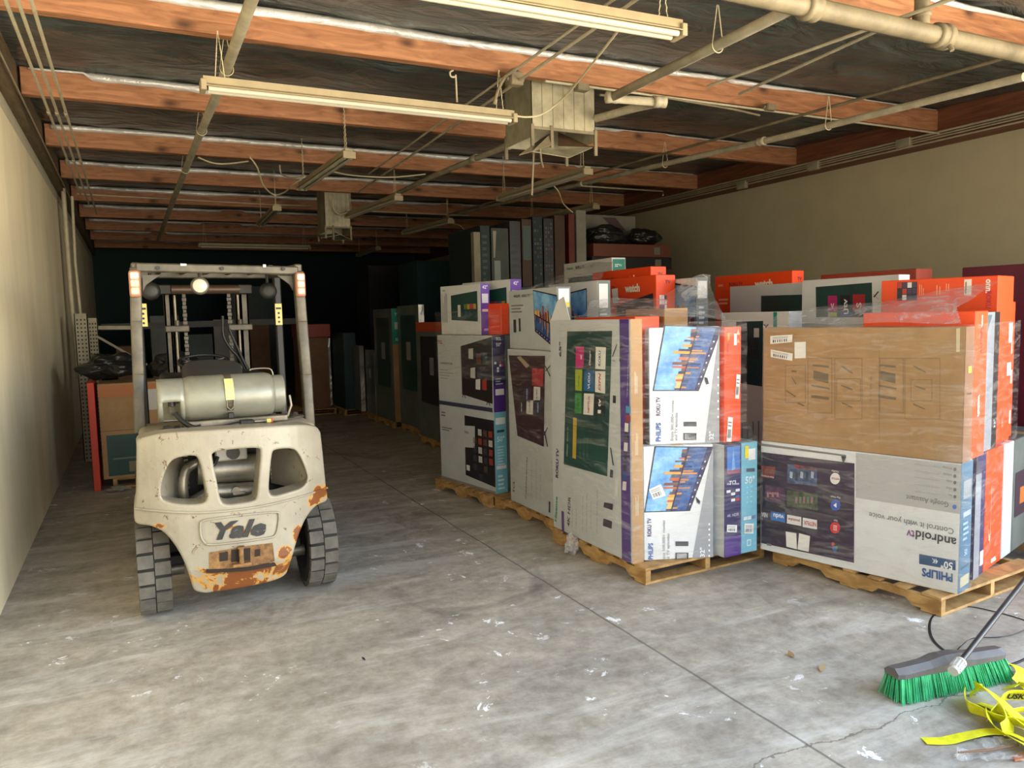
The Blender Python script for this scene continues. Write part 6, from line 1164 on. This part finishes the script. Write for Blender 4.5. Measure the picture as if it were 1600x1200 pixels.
def film(name, label, sheets, grp='stretch film around the carton stacks'):
    b = MB()
    for rows, nu, nv, amp, mm in sheets:
        R_ = [spline([Vector(p) for p in r], nu) if nu > 1 else [Vector(p) for p in r] for r in rows]; n = min(len(r) for r in R_); vs = []; fs = []; G_ = []
        for j in range(len(R_) - 1):
            for q in range(nv): G_.append([R_[j][i].lerp(R_[j + 1][i], q / nv) for i in range(n)])
        G_.append(R_[-1][:n])
        for r in G_:
            for p in r: vs.append(p + Vector((mnoise.noise(p * 5), mnoise.noise(p * 5 + Vector((9, 0, 0))), mnoise.noise(p * 4 + Vector((0, 7, 0))))) * amp)
        for j in range(len(G_) - 1):
            for i in range(n - 1): a = j * n + i; fs.append((a, a + 1, a + n + 1, a + n))
        b.add(vs, fs, mm, True)
    o = b.build(name, origin=sheets[0][0][0][0]); return tag(o, label, 'plastic film', grp)
def ring(path, z): return [(x, y, z) for x, y in path]
pa = [(2.775, 4.8), (2.775, 4.4), (2.775, 3.93), (2.84, 3.93), (2.885, 3.955), (3.1, 3.865), (3.34, 3.775), (3.39, 3.735), (3.70, 3.735), (3.71, 4.5)]
pb = [(2.775, 4.8), (2.775, 4.4), (2.775, 3.93), (2.84, 3.93), (2.885, 3.955), (3.1, 3.875), (3.34, 3.775), (3.41, 3.765), (3.585, 3.765), (3.60, 4.45)]
film('stretch_film', 'clear film wrapped around the corner stack and draped up to the front orange watch carton', [
 ([ring(pa, .13), ring(pa, .45), ring(pa, .82), ring(pb, 1.0), ring(pb, 1.3), ring(pb, 1.66)], 1, 4, .004, m_film),
 ([[(2.80, 4.75, 1.70), (2.80, 4.3, 1.70), (2.82, 3.96, 1.705), (3.0, 3.93, 1.70), (3.3, 3.84, 1.68), (3.58, 3.78, 1.645)], [(2.95, 4.8, 1.71), (3.0, 4.55, 1.72), (3.15, 4.4, 1.765), (3.3, 4.3, 1.775), (3.5, 4.2, 1.74), (3.7, 4.1, 1.67)], [(3.1, 4.95, 1.75), (3.3, 4.9, 1.80), (3.5, 4.85, 1.80), (3.75, 4.8, 1.80), (3.95, 4.75, 1.82), (4.1, 4.7, 1.90)], [(3.2, 5.05, 1.82), (3.45, 5.05, 1.85), (3.7, 5.05, 1.84), (3.9, 5.05, 1.86), (4.08, 4.87, 2.01), (4.22, 4.85, 2.02)]], 6, 8, .012, m_filmt)])
sE = sB1 + .19
pc = [cor(-.012, 1.2), cor(-.012, .8), cor(-.012, .4), cor(-.014, -.014), cor(.2, -.02), cor(.4, -.015), cor(sE, .05)]
film('stretch_film', 'clear film wrapped around the brown carton stack at the right', [([ring(pc, .14), ring(pc, .5), ring(pc, .9), ring(pc, 1.3), ring(pc, 1.62)], 4, 5, .004, m_film),
 ([[cor(-.01, 1.15) + (1.625,), cor(-.01, .8) + (1.63,), cor(-.01, .4) + (1.63,), cor(-.005, .02) + (1.625,)], [cor(.2, 1.2) + (1.69,), cor(.2, .85) + (1.72,), cor(.19, .66) + (1.72,), cor(.16, .1) + (1.71,)], [(4.50, 4.0, 1.74), (4.55, 3.5, 1.76), cor(sB0 - .05, .5) + (1.80,), cor(sB0 - .02, .04) + (1.86,)]], 6, 8, .014, m_filmt)])
film('stretch_film', 'bunched film swept over the skyline carton to the white green ended carton', [([[(2.93, 5.95, 1.90), (3.0, 5.4, 1.94), (3.1, 5.12, 1.95)], [(3.3, 6.1, 2.0), (3.3, 5.6, 2.0), (3.36, 5.2, 2.0)], [(3.85, 6.4, 2.14), (3.85, 6.2, 2.12), (3.88, 5.9, 2.06)], [(4.33, 6.95, 2.26), (4.34, 6.7, 2.26), (4.35, 6.42, 2.24)]], 7, 8, .02, m_filmt)])
ys = lambda s_, t_: (2.882 + math.cos(YT) * s_ - math.sin(YT) * t_, 6.19 + math.sin(YT) * s_ + math.cos(YT) * t_)
pd = [ys(-.014, .97), ys(-.014, .5), ys(-.014, -.014), ys(.3, -.014)]
film('stretch_film', 'thin film across the left stack below its violet ended cartons', [([ring(pd, 1.15), ring(pd, 1.4), ring(pd, 1.62), ring(pd, 1.78)], 4, 5, .006, m_film)])
pe = [(2.885, 5.95), (2.885, 5.5), (2.885, 5.13), (3.0, 5.13)]
film('stretch_film', 'thin film over the tall maroon screen carton', [([ring(pe, .2), ring(pe, .8), ring(pe, 1.42)], 5, 8, .004, m_film)])
m_clump = film_mat('crumpled_film', .3, .9, (1, 1, 1), 14)
bag(tuple(fl(893, 868, 0)), (.05, .03, .07), 'crumpled film tail hanging by the corner pallet', m_clump, 4, .7, 'film_tail', 'scrap')
bag(tuple(fl(710, 757, .05)), (.05, .04, .03), 'crumpled film tail at the left stack pallet corner', m_clump, 14, .7, 'film_tail', 'scrap')
m = MB(); P = []
vs = []; fs = []; N = 26
for j in range(N + 1):
    for i in range(N + 1):
        p = Vector(fl(1495 + (1600 - 1495) * i / N * 1.1, 1158 + 34 * j / N, 0)); z = .004 + .03 * abs(mnoise.noise(p * 14)) + .012 * abs(mnoise.noise(p * 40)); vs.append((p.x, p.y, z))
for j in range(N):
    for i in range(N):
        if mnoise.noise(Vector(vs[j * (N + 1) + i]) * 9 + Vector((2, 0, 0))) > -.12: a = j * (N + 1) + i; fs.append((a, a + 1, a + N + 2, a + N + 1))
m.add(vs, fs, m_clump, True); tag(m.build('plastic_scrap', origin=vs[0]), 'crumpled clear plastic under the yellow strap tail', 'scrap')
m = MB(); m.tube([fl(1497, 1176, .02), fl(1545, 1172, .022), fl(1592, 1164, .02)], [.004, .006, .004], mat('dry_brown_stick', (118, 88, 66), .8), 6); tag(m.build('wood_sliver', origin=fl(1497, 1176, .02)), 'thin brown stick lying on the clear plastic', 'stick')
m = MB(); q = [fl(1582, 1184, .004), fl(1610, 1176, .004), fl(1612, 1186, .004), fl(1586, 1190, .004)]; m.add(q + [p + Vector((0, 0, .008)) for p in q], [(0, 1, 2, 3), (7, 6, 5, 4), (0, 4, 5, 1), (1, 5, 6, 2), (2, 6, 7, 3), (3, 7, 4, 0)], mat('terracotta_chip', (176, 112, 76), .8)); tag(m.build('wood_chip', origin=q[0]), 'orange brown chip at the bottom right corner', 'chip')
def leaf(u, v, a, s_, label, col=(150, 120, 84)):
    p = fl(u, v, .003); m = MB(); pts = []
    for k in range(9): t = k / 8; w_ = s_ * .22 * math.sin(PI * t) + .0008; x = (t - .5) * s_; pts.append((x, w_, .004 + .01 * t))
    vs = [(p.x + x * math.cos(a) - y * math.sin(a), p.y + x * math.sin(a) + y * math.cos(a), z) for x, y, z in pts] + [(p.x + x * math.cos(a) + y * math.sin(a), p.y + x * math.sin(a) - y * math.cos(a), z) for x, y, z in pts]
    m.add(vs, [(k, k + 1, 9 + k + 1, 9 + k) for k in range(8)], K(*col)); o = m.build('dry_leaf', origin=p); o.modifiers.new('s', 'SOLIDIFY').thickness = .002; return tag(o, label, 'leaf', None)
leaf(1236, 1024, 1.2, .06, 'dry brown leaf on the floor left of the broom'); leaf(1285, 1045, .5, .07, 'second pale brown leaf, nearer the broom head', (176, 156, 120)); leaf(1425, 1046, .2, .04, 'tiny pale scrap of leaf behind the broom head', (190, 176, 150)); leaf(568, 1031, 2, .025, 'tiny dark speck in the middle foreground', (40, 36, 34))
